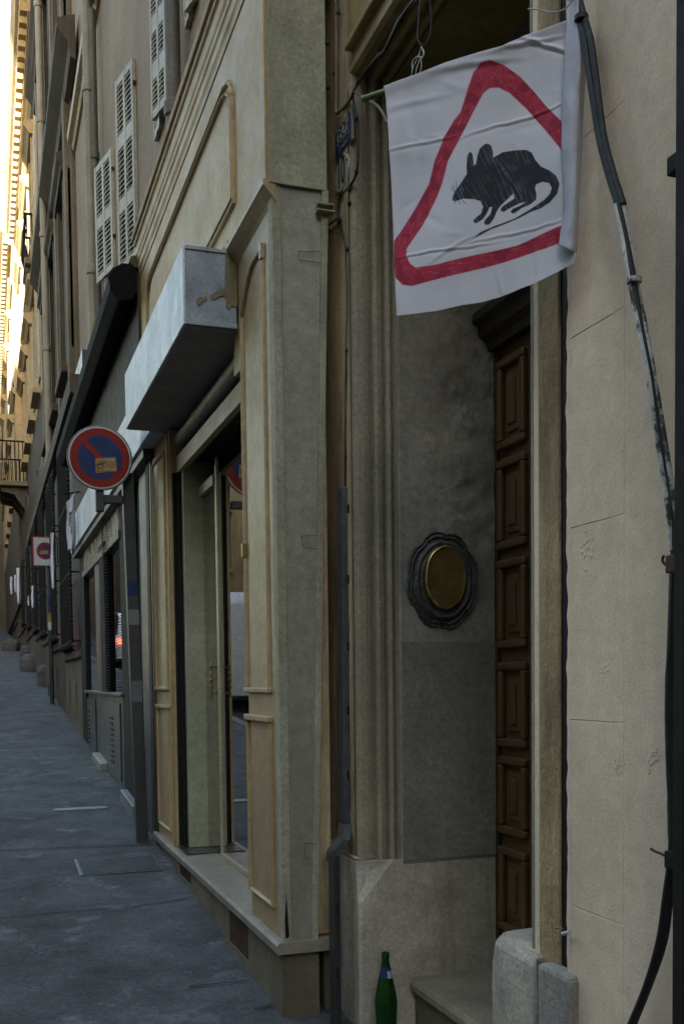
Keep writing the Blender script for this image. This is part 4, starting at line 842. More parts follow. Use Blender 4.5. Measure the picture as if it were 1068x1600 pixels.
# second sign
b2 = onG(82, 1100); y2 = b2.y
t = thing('square_parking_sign', (b2.x, y2, b2.z), 'square white no-parking sign on a thin post, half hidden by a hanging white cloth', 'road sign')
MB().tube([(b2.x, y2, b2.z-.05), (b2.x, y2, onY(80, 838, y2).z)], .035, 14).build('post', 'post_metal', t, smooth=True)
x0_, x1_ = onY(51, 860, y2-.06).x, onY(91, 860, y2-.06).x; z0_, z1_ = onY(60, 885, y2-.06).z, onY(60, 838, y2-.06).z
MB().box(x0_, x1_, y2-.06, y2-.04, z0_, z1_).build('red_border', 'sign_red', t, bevel=.006)
MB().box(x0_+.018, x1_-.018, y2-.064, y2-.0605, z0_+.018, z1_-.018).build('white_panel', 'sign_white', t)
c2 = Vector(((x0_+x1_)/2, 0, (z0_+z1_)/2+.01)); disc(.135, y2-.0645, .002, c2, 'sign_red', 'red_disc', t); disc(.098, y2-.067, .002, c2, 'sign_blue', 'blue_disc', t)
c3 = Vector((c2.x, y2-.0705, c2.z)); o = MB().poly([c3-d*.1-n_*.014, c3+d*.1-n_*.014, c3+d*.1+n_*.014, c3-d*.1+n_*.014]).build('red_slash', 'sign_red', t); solid(o, .0008)
P = [Vector((c2.x-.09, y2-.072, c2.z-.06)), Vector((c2.x+.04, y2-.072, c2.z-.05)), Vector((c2.x+.05, y2-.072, c2.z+.01)), Vector((c2.x-.08, y2-.072, c2.z))]; solid(MB().poly(P).build('sticker', 'sticker_ochre', t), .0008)
for py, m_ in ((965, 'sticker_ochre'), (940, 'sign_blue'), (978, 'sign_white')):
    z = onY(80, py, y2).z; MB().lathe([(.0362, -.07), (.0362, .07)], (b2.x, y2, z), 14).build('post_sticker', m_, t)

# ------------------------------------------------------------------ the main flag
pr_ = onX(893, 31, 1.262); h_ = pr_.z
dl = ray(568, 153); tl_ = dl*(h_/dl.z)                     # the cane is level
cane_dir = (pr_-tl_).normalized(); nrm = cane_dir.cross(Vector((0, 0, 1))).normalized()
if nrm.dot(-pr_) < 0: nrm = -nrm
def onF(px, py, off=0.0):
    dd = ray(px, py); p0 = pr_+nrm*off; return dd*(p0.dot(nrm)/dd.dot(nrm))
FT = thing('rat_banner', (pr_+tl_)/2, 'white cloth banner with a hand-drawn black rat inside a red warning triangle', 'banner')
def lerp_poly(pts, s):
    L = [0]
    for a, b in zip(pts, pts[1:]): L.append(L[-1]+math.hypot(b[0]-a[0], b[1]-a[1]))
    return np.interp(s*L[-1], L, [p[0] for p in pts]), np.interp(s*L[-1], L, [p[1] for p in pts])
Tp = [(603, 138), (650, 121), (700, 100), (720, 94), (755, 85), (788, 77), (805, 67), (831, 54), (860, 42), (888, 32)]
Bp = [(622, 495), (650, 492), (685, 487), (720, 477), (750, 471), (781, 461), (810, 449), (835, 441), (870, 425), (897, 411)]
Lp = [(603, 138), (608, 200), (611, 255), (614, 330), (617, 390), (620, 450), (622, 495)]
Rp = [(888, 32), (887, 120), (886, 230), (886, 330), (886, 372), (893, 386), (899, 398), (897, 411)]
NU, NV = 460, 540
U, V = np.meshgrid(np.linspace(0, 1, NU), np.linspace(0, 1, NV))
tx, ty = lerp_poly(Tp, U); bx, by = lerp_poly(Bp, U); lx, ly = lerp_poly(Lp, V); rx, ry = lerp_poly(Rp, V)
PX = (1-V)*tx+V*bx+(1-U)*lx+U*rx-((1-U)*(1-V)*Tp[0][0]+U*(1-V)*Tp[-1][0]+(1-U)*V*Bp[0][0]+U*V*Bp[-1][0])
PY = (1-V)*ty+V*by+(1-U)*ly+U*ry-((1-U)*(1-V)*Tp[0][1]+U*(1-V)*Tp[-1][1]+(1-U)*V*Bp[0][1]+U*V*Bp[-1][1])
FW, RTn, UPn = np.array(fw), np.array(RT), np.array(UP)
dirs = FW+RTn*((PX-534)/F)[..., None]+UPn*((800+SHIFT*1600-PY)/F)[..., None]
tt = float(pr_.dot(nrm))/(dirs@np.array(nrm)); BP = dirs*tt[..., None]
def ridge(x0, y0, x1, y1, wd, amp, skew=1.0):
    L = math.hypot(x1-x0, y1-y0); ux, uy = (x1-x0)/L, (y1-y0)/L
    s = (PX-x0)*ux+(PY-y0)*uy; dd = -(PX-x0)*uy+(PY-y0)*ux+1.0*np.sin(s*.05)+.5*np.sin(s*.17+1)
    env = 1/(1+np.exp(-(s)/12))/(1+np.exp((s-L)/12))
    return amp*env*(np.exp(-(dd/wd)**2)-0.5*np.exp(-((dd-wd*1.6)/(wd*1.3))**2))
W = np.zeros_like(PX)
W += 0.010*np.sin(U*5.2+V*1.5)*(0.3+0.7*V)+0.004*np.sin(U*11+V*4+1)*(1-V*.5)+0.003*np.sin(V*9+U*3)
W += ridge(612, 236, 705, 214, 2.4, .0024)+ridge(735, 210, 884, 160, 2.4, .0026)+ridge(636, 402, 760, 380, 2.2, .0026)+ridge(740, 378, 880, 344, 2.4, .0022)
W *= 0.8
W += ridge(608, 172, 690, 150, 5, .0018)+ridge(690, 110, 800, 92, 5, .003)+ridge(830, 64, 885, 80, 3.5, .006)+ridge(790, 78, 862, 58, 3, .004)+ridge(640, 145, 655, 260, 9, -.002)
W += ridge(690, 400, 725, 378, 3, .003)+ridge(612, 250, 626, 470, 5, .0015)+ridge(835, 395, 838, 440, 4, .002)+ridge(775, 430, 783, 460, 4, .002)
for k in range(60):
    cx_, cy_ = random.uniform(605, 890), random.uniform(60, 490); sg = random.uniform(10, 40); an = random.uniform(0, 3.14)
    a1 = (PX-cx_)*math.cos(an)+(PY-cy_)*math.sin(an); a2 = -(PX-cx_)*math.sin(an)+(PY-cy_)*math.cos(an)
    W += random.uniform(-.0016, .0016)*np.exp(-(a1/sg)**2-(a2/(sg*.3))**2)
# rolled hem round the cane at the top
W += 0.007*np.exp(-(V/0.035)**2)
Pf = BP+np.array(nrm)*W[..., None]
def inside_soft(poly, soft=0.55):
    inside = np.zeros(PX.shape, bool); dist = np.full(PX.shape, 1e9); n = len(poly)
    for i in range(n):
        x1, y1 = poly[i]; x2, y2 = poly[(i+1) % n]
        cond = ((y1 > PY) != (y2 > PY)) & (PX < (x2-x1)*(PY-y1)/((y2-y1) or 1e-9)+x1); inside ^= cond
        L2 = (x2-x1)**2+(y2-y1)**2; s = np.clip(((PX-x1)*(x2-x1)+(PY-y1)*(y2-y1))/(L2 or 1e-9), 0, 1)
        dist = np.minimum(dist, np.hypot(PX-x1-s*(x2-x1), PY-y1-s*(y2-y1)))
    return np.clip(0.5+np.where(inside, dist, -dist)/(2*soft), 0, 1)
z5 = lambda pts: [(580+a/3.3375, 120+b/3.3375) for a, b in pts]
outer = [(617, 378), (629, 360), (650, 325), (670, 288), (679, 252), (695, 213), (710, 188), (720, 176), (733, 137), (741, 114), (753, 101), (769, 97), (788, 103), (811, 119), (831, 140), (850, 163), (876, 189), (900, 213), (905, 345), (905, 370), (871, 381), (820, 397), (748, 420), (685, 438), (646, 449), (631, 447), (620, 435), (618, 414)]
inner_ = [(900, 262), (877, 235), (850, 202), (818, 166), (795, 145), (779, 138), (766, 139), (756, 147), (740, 176), (724, 207), (700, 252), (691, 288), (682, 312), (661, 354), (637, 390), (637, 402), (643, 414), (652, 420), (685, 415), (736, 400), (808, 381), (872, 354), (900, 346)]
red = inside_soft(outer)*(1-inside_soft(inner_))
rat = z5([(425, 635), (440, 600), (480, 540), (500, 510), (497, 470), (500, 420), (510, 397), (518, 393), (528, 405), (535, 465), (545, 455), (552, 415), (565, 375), (590, 352), (605, 348), (622, 358), (630, 385), (633, 420), (680, 390), (740, 378), (800, 375), (830, 390), (850, 430), (880, 465), (930, 490), (965, 520), (982, 560), (970, 610), (930, 655), (880, 685), (820, 705), (760, 735), (690, 765), (620, 795), (570, 825), (527, 848), (570, 810), (640, 775), (740, 735), (810, 695), (860, 665), (900, 640), (930, 610), (940, 580), (925, 555), (890, 547), (855, 560), (850, 580), (858, 610), (855, 640), (820, 665), (780, 680), (740, 708), (725, 708), (720, 698), (730, 685), (770, 668), (800, 650), (770, 655), (720, 680), (685, 702), (670, 697), (670, 685), (685, 668), (740, 630), (735, 605), (700, 640), (670, 670), (650, 700), (635, 740), (612, 770), (595, 773), (585, 760), (595, 742), (618, 715), (628, 678), (615, 680), (600, 715), (580, 745), (550, 766), (537, 764), (533, 750), (545, 738), (572, 715), (582, 680), (570, 650), (540, 642), (480, 640), (440, 655), (428, 650)])
blk = inside_soft(rat, .5)
def seg(a, b, wd):
    (x1, y1), (x2, y2) = z5([a, b]); L2 = (x2-x1)**2+(y2-y1)**2; s = np.clip(((PX-x1)*(x2-x1)+(PY-y1)*(y2-y1))/L2, 0, 1)
    return np.clip(1-(np.hypot(PX-x1-s*(x2-x1), PY-y1-s*(y2-y1))-wd)/.5, 0, 1)
for a, b in (((440, 603), (427, 568)), ((447, 592), (444, 548)), ((438, 608), (418, 580)), ((456, 640), (466, 668)), ((470, 640), (496, 667)), ((446, 648), (440, 668))): blk = np.maximum(blk, .8*seg(a, b, .3))
me = bpy.data.meshes.new('cloth'); off = ROOTLOC[FT.name]
vv = (Pf-np.array(off)).reshape(-1, 3); idx = np.arange(NU*NV).reshape(NV, NU)
fc = np.stack([idx[:-1, :-1], idx[:-1, 1:], idx[1:, 1:], idx[1:, :-1]], -1).reshape(-1, 4)
me.from_pydata(vv.tolist(), [], fc.tolist())
def dseg(x1, y1, x2, y2):
    L = math.hypot(x2-x1, y2-y1); ux, uy = (x2-x1)/L, (y2-y1)/L; s = (PX-x1)*ux+(PY-y1)*uy; d_ = -(PX-x1)*uy+(PY-y1)*ux; q = np.clip(s, 0, L)
    return np.hypot(PX-x1-q*ux, PY-y1-q*uy), s, d_
SG = [dseg(632, 425, 690, 265), dseg(690, 265, 765, 115), dseg(765, 115, 900, 240), dseg(632, 430, 900, 365)]
best = np.argmin(np.stack([g_[0] for g_ in SG]), 0); SS = np.choose(best, [g_[1] for g_ in SG])+best*400; SDv = np.choose(best, [g_[2] for g_ in SG])
for nm, arr in (('stroke_s', SS), ('stroke_d', SDv), ('red_ink', red), ('black_ink', blk), ('cloth_u', PX/1068), ('cloth_v', PY/1068)):
    at = me.attributes.new(nm, 'FLOAT', 'POINT'); at.data.foreach_set('value', arr.reshape(-1).astype(np.float32))
me.polygons.foreach_set('use_smooth', [True]*len(me.polygons)); me.update()
m = bpy.data.materials.new('banner_cloth'); m.use_nodes = True; T = m.node_tree; b = T.nodes['Principled BSDF']; b.inputs['Roughness'].default_value = .9
def attr(n): a = T.nodes.new('ShaderNodeAttribute'); a.attribute_name = n; return a.outputs['Fac']
cx = T.nodes.new('ShaderNodeCombineXYZ'); T.links.new(attr('cloth_u'), cx.inputs[0]); T.links.new(attr('cloth_v'), cx.inputs[1]); uv = cx.outputs[0]
def rotnoise(ang, sx_, sy_, lo, hi, off=0, detail=3):
    mp = T.nodes.new('ShaderNodeMapping'); mp.vector_type = 'TEXTURE'; mp.inputs['Rotation'].default_value = (0, 0, R_(ang)); mp.inputs['Scale'].default_value = (1/sx_, 1/sy_, 1); mp.inputs['Location'].default_value = (off, off, 0)
    T.links.new(uv, mp.inputs[0]); n = T.nodes.new('ShaderNodeTexNoise'); n.inputs['Scale'].default_value = 1; n.inputs['Detail'].default_value = detail; T.links.new(mp.outputs[0], n.inputs['Vector'])
    r = T.nodes.new('ShaderNodeMapRange'); r.inputs[1].default_value = lo; r.inputs[2].default_value = hi; T.links.new(n.outputs[0], r.inputs[0]); return r.outputs[0]
white = mix_rgb(T, rotnoise(0, 14, 14, .4, .7), (.545, .53, .575), (.475, .465, .51))
white = mix_rgb(T, rotnoise(0, 22, 22, .66, .78, 3, 6), white, (.50, .48, .52))
cs = T.nodes.new('ShaderNodeCombineXYZ'); T.links.new(attr('stroke_s'), cs.inputs[0]); T.links.new(attr('stroke_d'), cs.inputs[1])
def strokes(sa, sb, lo, hi, off):
    mp = T.nodes.new('ShaderNodeMapping'); mp.inputs['Scale'].default_value = (sa, sb, 1); mp.inputs['Location'].default_value = (off, off, 0); T.links.new(cs.outputs[0], mp.inputs[0])
    n = T.nodes.new('ShaderNodeTexNoise'); n.inputs['Scale'].default_value = 1; n.inputs['Detail'].default_value = 2; T.links.new(mp.outputs[0], n.inputs['Vector'])
    r = T.nodes.new('ShaderNodeMapRange'); r.inputs[1].default_value = lo; r.inputs[2].default_value = hi; T.links.new(n.outputs[0], r.inputs[0]); return r.outputs[0]
redc = mix_rgb(T, strokes(.045, .55, .5, .72, 0), (.33, .016, .045), (.43, .045, .085))
redc = mix_rgb(T, strokes(.06, .8, .60, .72, 7), redc, (.55, .14, .19)); redc = mix_rgb(T, rotnoise(0, 50, 50, .50, .60, 2), redc, (.24, .012, .034))
blc = mix_rgb(T, rotnoise(62, 30, 420, .47, .66, 1), (.012, .012, .016), (.11, .11, .135)); blc = mix_rgb(T, rotnoise(-35, 26, 300, .56, .68, 8), blc, (.012, .012, .016)); blc = mix_rgb(T, rotnoise(0, 26, 26, .42, .58, 3), blc, (.014, .014, .018))
col = mix_rgb(T, attr('red_ink'), white, redc); col = mix_rgb(T, attr('black_ink'), col, blc); T.links.new(col, b.inputs['Base Color'])
bp = T.nodes.new('ShaderNodeBump'); bp.inputs['Strength'].default_value = .15; bp.inputs['Distance'].default_value = .001; T.links.new(rotnoise(0, 700, 700, 0, 1, 0, 2), bp.inputs['Height']); T.links.new(bp.outputs[0], b.inputs['Normal'])
MATS['banner_cloth'] = m; me.materials.append(m)
cloth = bpy.data.objects.new('cloth', me); COL.objects.link(cloth); cloth.parent = FT; ROOTLOC['cloth'] = off; solid(cloth, .0012)
# folded-over right edge
Lf = [(889, -14), (887, 20), (882, 60), (880, 110), (877, 160), (876, 230), (880, 290), (881, 330), (875, 360), (872, 384)]
Rf = [(905, -14), (912, 18), (917, 40), (917, 90), (912, 150), (909, 210), (907, 260), (904, 320), (902, 360), (900, 394)]
mb = MB(); rings = []
for j in range(100):
    s = j/99; a = lerp_poly(Lf, s); b_ = lerp_poly(Rf, s); row = []
    for i in range(21):
        q = i/20; x = a[0]+(b_[0]-a[0])*q; y = a[1]+(b_[1]-a[1])*q
        wv = .012+.016*math.sin(math.pi*min(1, q*1.05))+.006*noise.noise(Vector((x*.05, y*.018, 0)))+.0015*noise.noise(Vector((x*.2, y*.08, 4)))-.022*max(0, q-.75)*4
        row.append(onF(x, y, wv))
    rings.append(row)
fo = mb.sweep(None, rings).build('folded_edge', 'cloth_folded', FT, smooth=True); solid(fo, .0012)
# cane, strings
c_t = thing('banner_cane', tl_, 'thin green cane threaded through the top hem of the rat banner', 'cane')
MB().tube([onF(566, 155), onF(603, 142), onF(640, 136, -.004), onF(760, 98, -.012), onF(884, 58, -.016)], [.0075, .007, .006, .004, .003], 10).build('stem', 'cane_green', c_t, smooth=True)
s_t = thing('hanging_string', onF(652, 90), 'thin black loop and knotted white string holding up the banner', 'string')
def fpath(pts, off=.0, n=6):
    P = [onF(a, b, off) for a, b in pts]; out = []
    for i in range(len(P)-1):
        p0, p1, p2, p3 = P[max(i-1, 0)], P[i], P[i+1], P[min(i+2, len(P)-1)]
        for k in range(n):
            s = k/n; out.append(.5*((2*p1)+(-p0+p2)*s+(2*p0-5*p1+4*p2-p3)*s*s+(-p0+3*p1-3*p2+p3)*s**3))
    out.append(P[-1]); return out
MB().tube(fpath([(660, -40), (656, 0), (653, 40), (652, 58), (657, 70), (664, 70), (671, 55), (673, 30), (671, 0), (668, -40)]), .0018, 6).build('black_loop', 'cable_black', s_t, smooth=True)
mb = MB()
for pts in ([(658, 72), (652, 90), (645, 105), (642, 120)], [(658, 72), (661, 84), (656, 92), (650, 108), (648, 122)], [(657, 74), (662, 80), (660, 90), (652, 88), (644, 96), (644, 108)], [(656, 88), (658, 100), (656, 112), (650, 120)]):
    mb.tube(fpath(pts), .0011, 5)
mb.build('white_string', 'string_white', s_t, smooth=True)
s_t = thing('white_tie', onF(850, 18), 'loose end of white string knotted at the right end of the cane', 'string')
MB().tube(fpath([(824, 14), (840, 15), (858, 19), (875, 17), (888, 8), (893, -4), (888, -14)], .02), .0016, 6).build('twine', 'string_white', s_t, smooth=True)
MB().tube(fpath([(882, -6), (888, 1), (895, 0), (902, -4)], .035), .0016, 6).build('twine', 'string_white', s_t, smooth=True)

# ------------------------------------------------------------------ upper walls and the far street
def shutter_leaf(par, X, y0, y1, z0, z1, mat='shutter_paint', rows=2, nsl=11, th=.032):
    """louvred shutter: stiles, rails and slats as one mesh, sitting proud of the wall"""
    mb = MB(); s = min(.06, (y1-y0)*.09); mid = (y0+y1)/2
    for a, b in ((y0, y0+s), (mid-s*.55, mid+s*.55), (y1-s, y1)): mb.box(X-th, X, a, b, z0, z1)
    zs_ = [z0+(z1-z0)*k/rows for k in range(rows+1)]
    for z in zs_: mb.box(X-th+.003, X-.003, y0+s, y1-s, max(z0, z-.06), min(z1, z+.06))
    for a, b in zip(zs_, zs_[1:]):
        for k in range(nsl):
            z = a+.06+(b-a-.12)*(k+.5)/nsl; hh = (b-a-.12)/nsl*.42
            for (ya, yb2) in ((y0+s, mid-s*.55), (mid+s*.55, y1-s)):
                mb.hexa([(X-th+.001, ya, z-hh*.62), (X-th+.008, ya, z-hh*.45), (X-th+.008, yb2, z-hh*.45), (X-th+.001, yb2, z-hh*.62), (X-th+.001, ya, z-hh*.10), (X-th+.008, ya, z+hh*.15), (X-th+.008, yb2, z+hh*.15), (X-th+.001, yb2, z-hh*.10)])
    sh = mb.build('shutter', mat, par)
    return sh
Bh = thing('pink_house', (1.3, 9, gz(9)), 'pinkish rendered house above the two shopfronts with pale louvred shutters', 'house')
XP = 1.30; hol = []
# each ajar leaf: near jamb px/py, far edge px/py, bottom at near edge px/py, louvre sections
AJ = R_(13)
specs = [((212, 92), (185, 120), (212, 420), 3), ((178, 232), (152, 262), (176, 438), 2), ((262, -60), (240, 0), (260, 182), 3), ((309, -120), (293, -90), (309, 6), 2)]
lv = []
for (pn, yn), (pf, yf), (pb, ybm), rows in specs:
    h = onX(pn, yn, XP); kf = onX(pf, yf, XP); k = kf.x/kf.y; L_ = (XP-k*h.y)/(math.sin(AJ)+k*math.cos(AJ)); z0 = onX(pb, ybm, XP).z
    lv.append((h.y, L_, z0, h.z, rows)); 
    for zz_ in (0, 3.6, 7.2): hol.append((h.y, h.y+2*L_, z0+zz_, h.z+zz_))
mb = holed_wall(MB(), XP, 1.75, 3.992, 14.55, 1.6, 17.2, hol); mb.build('wall', 'pink_render', Bh)
MB().box(1.75, 9, 3.992, 14.55, -1.5, 17).build('core', 'dark_void', Bh)
for h in hol: MB().box(1.40, 1.43, h[0]+.001, h[1]-.001, h[2]+.001, h[3]-.001).build('window', 'pane_dark', Bh)
for y0, L_, z0, z1, rows in lv:
    for zz_ in (0, 3.6, 7.2):
        sh = shutter_leaf(Bh, XP-.002, y0, y0+L_, z0+zz_, z1+zz_, rows=rows, nsl=max(6, int((z1-z0)/rows/.052)))
        bk = MB().box(XP-.010, XP-.0025, y0+.02, y0+L_-.02, z0+zz_+.02, z1+zz_-.02).build('shutter_gap_shade', 'dark_void', sh)  # dark panel painted as the shade between the slats
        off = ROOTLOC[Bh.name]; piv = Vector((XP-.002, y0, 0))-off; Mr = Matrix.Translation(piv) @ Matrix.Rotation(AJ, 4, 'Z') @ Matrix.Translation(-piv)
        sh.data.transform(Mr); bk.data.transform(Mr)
        shutter_leaf(Bh, XP-.002, y0+L_+.01, y0+2*L_, z0+zz_, z1+zz_, rows=rows, nsl=8)
        for z in (z0+.3, z1-.2): MB().box(1.27, 1.30, y0-.028, y0-.01, z+zz_-.012, z+zz_+.012).build('hinge_hook', 'rust', Bh)
zsx = 7.1
for dz in (0, 3.6, 7.2): MB().prism_y([(1.31, zsx+dz), (1.27, zsx+dz+.02), (1.25, zsx+dz+.08), (1.20, zsx+dz+.12), (1.19, zsx+dz+.2), (1.31, zsx+dz+.24)], 4.0, 14.5).build('string_course', 'ochre_paint', Bh)
MB().prism_y([(1.31, 16.4), (1.2, 16.5), (1.0, 16.8), (.85, 17.0), (.85, 17.2), (1.31, 17.3)], 4.0, 14.5).build('cornice', 'pale_stone', Bh)
def pipe(name, px, X, r, z0, z1, mat, label, py=200, joints=True):
    y = yX(px, X, py); t = thing(name, (X, y, z0), label, 'drainpipe')
    MB().tube([(X, y, z0), (X, y, z1)], r, 14).build('pipe', mat, t, smooth=True)
    if joints:
        z = z0+.6
        while z < z1: MB().lathe([(r*1.05, -.05), (r*1.25, -.04), (r*1.25, .04), (r*1.05, .05)], (X, y, z), 14).build('collar', mat, t, smooth=True); z += 1.9
    return t
pipe('drainpipe', 270, 1.22, .050, 3.05, 17, 'pipe_dark', 'thick brown drainpipe on the pink wall between the first shutters', 100)
pipe('drainpipe', 139, 1.17, .050, 1.9, 17, 'pipe_paint', 'pale drainpipe at the far edge of the pink house')
pipe('drainpipe', 149, 1.22, .045, 3.1, 7.1, 'pipe_dark', 'thin dark pipe beside the pale drainpipe left of the shutters', 300)

# generic far house
def far_house(name, label, Y0, Y1, X, zb, top, wy, floors, wallmat, trim, shut, ped=True, balc=(), ground='dark_stone', plinth=None, seed=1, hooddepth=.20, open_sh=True, courses=None):
    rnd = random.Random(seed)
    H = thing(name, (X, (Y0+Y1)/2, gz(Y0)), label, 'house'); hol = []
    for (z0, z1) in floors:
        for y in wy: hol.append((y-.5, y+.5, z0, z1))
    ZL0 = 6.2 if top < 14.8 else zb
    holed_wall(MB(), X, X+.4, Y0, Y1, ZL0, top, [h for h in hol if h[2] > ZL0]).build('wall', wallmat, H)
    if ZL0 > zb: MB().box(X+.005, X+.4, Y0, Y1, zb, ZL0-.001).build('shaded_lower_wall', 'dark_stone', H)  # darker stone stands in for shade below the sunlit floors
    MB().box(X+.4, X+8, Y0, Y1, -1, top-.2).build('core', 'dark_void', H)
    for fi, (z0, z1) in enumerate(floors):
        for y in wy:
            f = MB().box(X+.12, X+.17, y-.5, y-.43, z0, z1).box(X+.12, X+.17, y+.43, y+.5, z0, z1).box(X+.12, X+.17, y-.03, y+.03, z0, z1).box(X+.12, X+.17, y-.43, y+.43, z1-.07, z1).box(X+.12, X+.17, y-.43, y+.43, z0, z0+.07).build('window', 'shutter_paint', H)
            MB().box(X+.14, X+.15, y-.48, y+.48, z0+.02, z1-.02).build('pane', 'pane_dark', f)
            MB().box(X-.07, X+.01, y-.66, y-.502, z0-.1, z1+.12).box(X-.07, X+.01, y+.502, y+.66, z0-.1, z1+.12).build('surround', trim, f)
            MB().box(X-.16, X+.05, y-.72, y+.72, z0-.22, z0-.1).build('sill', trim, f, bevel=.01)
            if ped: MB().prism_y([(X+.01, z1+.121), (X-.10, z1+.14), (X-hooddepth*.7, z1+.22), (X-hooddepth, z1+.28), (X-hooddepth, z1+.36), (X+.01, z1+.44)], y-.8, y+.8).build('hood', trim, f)
            else: MB().box(X-.09, X+.01, y-.66, y+.66, z1+.122, z1+.24).build('hood', trim, f)
            if open_sh and rnd.random() < .9:
                for a, b in ((y-1.16, y-.67), (y+.67, y+1.16)): shutter_leaf(H, X-.01, a, b, z0, z1, shut, rows=2, nsl=12)
    for zz in (courses or [z1+.62 for z0, z1 in floors]):
        if courses: MB().prism_y([(X+.01, zz-.30), (X-.06, zz-.26), (X-.08, zz-.1), (X-.16, zz), (X-.22, zz+.08), (X-.22, zz+.18), (X+.01, zz+.26)], Y0-.9, Y1).build('string_course', trim, H); continue
        MB().prism_y([(X+.01, zz), (X-.05, zz+.02), (X-.12, zz+.12), (X-.14, zz+.2), (X+.01, zz+.24)], Y0, Y1).build('string_course', trim, H)
    cd_ = .55 if top > 14.8 else .33; cz = top-.75
    MB().prism_y([(X+.01, cz), (X-.1, cz+.03), (X-.12, cz+.2), (X-cd_*.55, cz+.32), (X-cd_, cz+.42), (X-cd_, cz+.58), (X-cd_-.07, cz+.75), (X+.01, cz+.8)], Y0+.01, Y1-.01).build('cornice', trim, H)
    y = Y0+.15
    while name != 'brown_stone_house' and y < Y1-.1: MB().box(X-cd_+.07, X-.1, y, y+.20, cz+.10, cz+.40).build('cornice_bracket', trim, H); y += .42
    MB().box(X-.2, X+8, Y0+.02, Y1-.02, top+.06, top+.25).build('roof', 'roof_tile', H)
    return H
def balcony(H, X, y0, y1, z, dep=.7, h=1.0, mat='dark_stone'):
    s = MB().box(X-dep, X, y0, y1, z-.14, z).build('balcony', 'brown_stone', H, bevel=.02)
    for y in (y0+.15, y1-.35, (y0+y1)/2-.1): MB().prism_y([(X, z-.142), (X-dep*.9, z-.142), (X-dep*.86, z-.28), (X-dep*.45, z-.36), (X-dep*.25, z-.62), (X-dep*.08, z-.8), (X, z-.86)], y, y+.2).build('console', mat, s)
    r = MB(); n = int((y1-y0)/.12)
    for k in range(n+1): y = y0+.03+(y1-y0-.06)*k/n; r.tube([(X-dep+.04, y, z), (X-dep+.03, y, z+h*.25), (X-dep-.02, y, z+h*.45), (X-dep+.04, y, z+h)], .014, 5)
    for k in range(int(dep/.11)):
        x = X-dep+.06+.11*k
        for y in (y0+.03, y1-.03): r.tube([(x, y, z), (x, y, z+h)], .014, 5)
    r.box(X-dep+.01, X-dep+.07, y0, y1, z+h, z+h+.04).box(X-dep+.07, X, y0, y0+.05, z+h, z+h+.04).box(X-dep+.07, X, y1-.05, y1, z+h, z+h+.04).box(X-dep+.02, X-dep+.05, y0, y1, z+h*.62, z+h*.65).box(X-dep+.02, X-dep+.05, y0, y1, z+.1, z+.13)
    r.build('railing', 'black_metal', s)
C1 = far_house('brown_stone_house', 'weathered brown stone house with hooded windows beyond the dark shopfront', 14.58, 22.48, 1.25, 1.5, 14.9, [15.9, 18.1, 20.3], [(4.6, 7.0), (9.0, 11.4), (12.2, 13.7)], 'brown_stone', 'dark_stone', 'shutter_grey', seed=3, hooddepth=.16, courses=(8.15, 11.9))
for y_ in (14.9, 17.0, 19.2, 21.3): MB().box(1.17, 1.26, y_-.16, y_+.16, 1.6, 14.2).build('pilaster', 'brown_stone', C1, bevel=.01)
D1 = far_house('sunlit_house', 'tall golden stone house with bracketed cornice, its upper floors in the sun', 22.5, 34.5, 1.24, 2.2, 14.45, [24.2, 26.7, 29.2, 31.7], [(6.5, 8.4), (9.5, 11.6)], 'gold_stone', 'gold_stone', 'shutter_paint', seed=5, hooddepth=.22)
balcony(D1, 1.24, 31.0, 33.6, 5.75, .85, 1.1); balcony(D1, 1.24, 23.6, 24.9, 9.2, .25, .9)
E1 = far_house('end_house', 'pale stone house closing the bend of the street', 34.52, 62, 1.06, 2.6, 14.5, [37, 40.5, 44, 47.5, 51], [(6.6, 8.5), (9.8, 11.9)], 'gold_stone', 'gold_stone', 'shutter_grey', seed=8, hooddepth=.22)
# the street bends left: closing block
t = thing('closing_house', (-4, 70, 4), 'distant stone house across the end of the street', 'house')
holed_wall(MB(), 0, .4, 0, 1, 0, 1, []) 
W0 = MB().box(-22, 6, 66, 74, 2.0, 14); W0.build('wall', 'dark_stone', t)
for x in (-9.5, -7, -4.5, -2, .3):
    for z in (6.5, 10.5): MB().box(x-.5, x+.5, 65.9, 66.0, z, z+2.3).build('window', 'pane_dark', t)
MB().box(-22.5, 6, 65.4, 74, 14.002, 14.5).build('cornice', 'gold_stone', t)
pipe('drainpipe', 66, 1.10, .06, 3.2, 17, 'pipe_paint', 'thin pale drainpipe between the brown stone house and the sunlit house', 250)
# ground floors of far houses
G1 = thing('grilled_ground_floor', (1.1, 17, gz(17)), 'dark ground floor with tall iron window grilles over a beige base', 'wall')
hs = [(13.45, 13.62, gz(13.5)+.15, gz(13.5)+.6), (14.55, 14.72, gz(14.6)+.15, gz(14.6)+.6), (17.2, 17.4, gz(17)+.2, gz(17)+.6), (19.2, 19.4, gz(19)+.2, gz(19)+.6), (21.2, 21.4, gz(21)+.2, gz(21)+.6)]
def plz(y): return gz(y)+.85
for a, b in ((YE+.002, 15.4), (15.402, 18.4), (18.402, 21.4), (21.402, 24.4), (24.402, 30), (30.002, 38), (38.002, 48)):
    hh = [h for h in hs if a < h[0] and h[1] < b]; holed_wall(MB(), 1.065, 1.2, a, b, gz(a)-.5, plz(a)+.12, hh).build('base_wall', 'plinth_render' if a < 15 else 'dark_stone', G1)
    MB().box(1.15, 1.23, a, b, plz(a)+.121, max(3.4, gz(a)+4.6)).build('dark_wall', 'dark_paint', G1)
    MB().box(1.03, 1.16, a+.02, b-.02, plz(a)+.1205, plz(a)+.19).build('ledge', 'dark_stone', G1, bevel=.01)
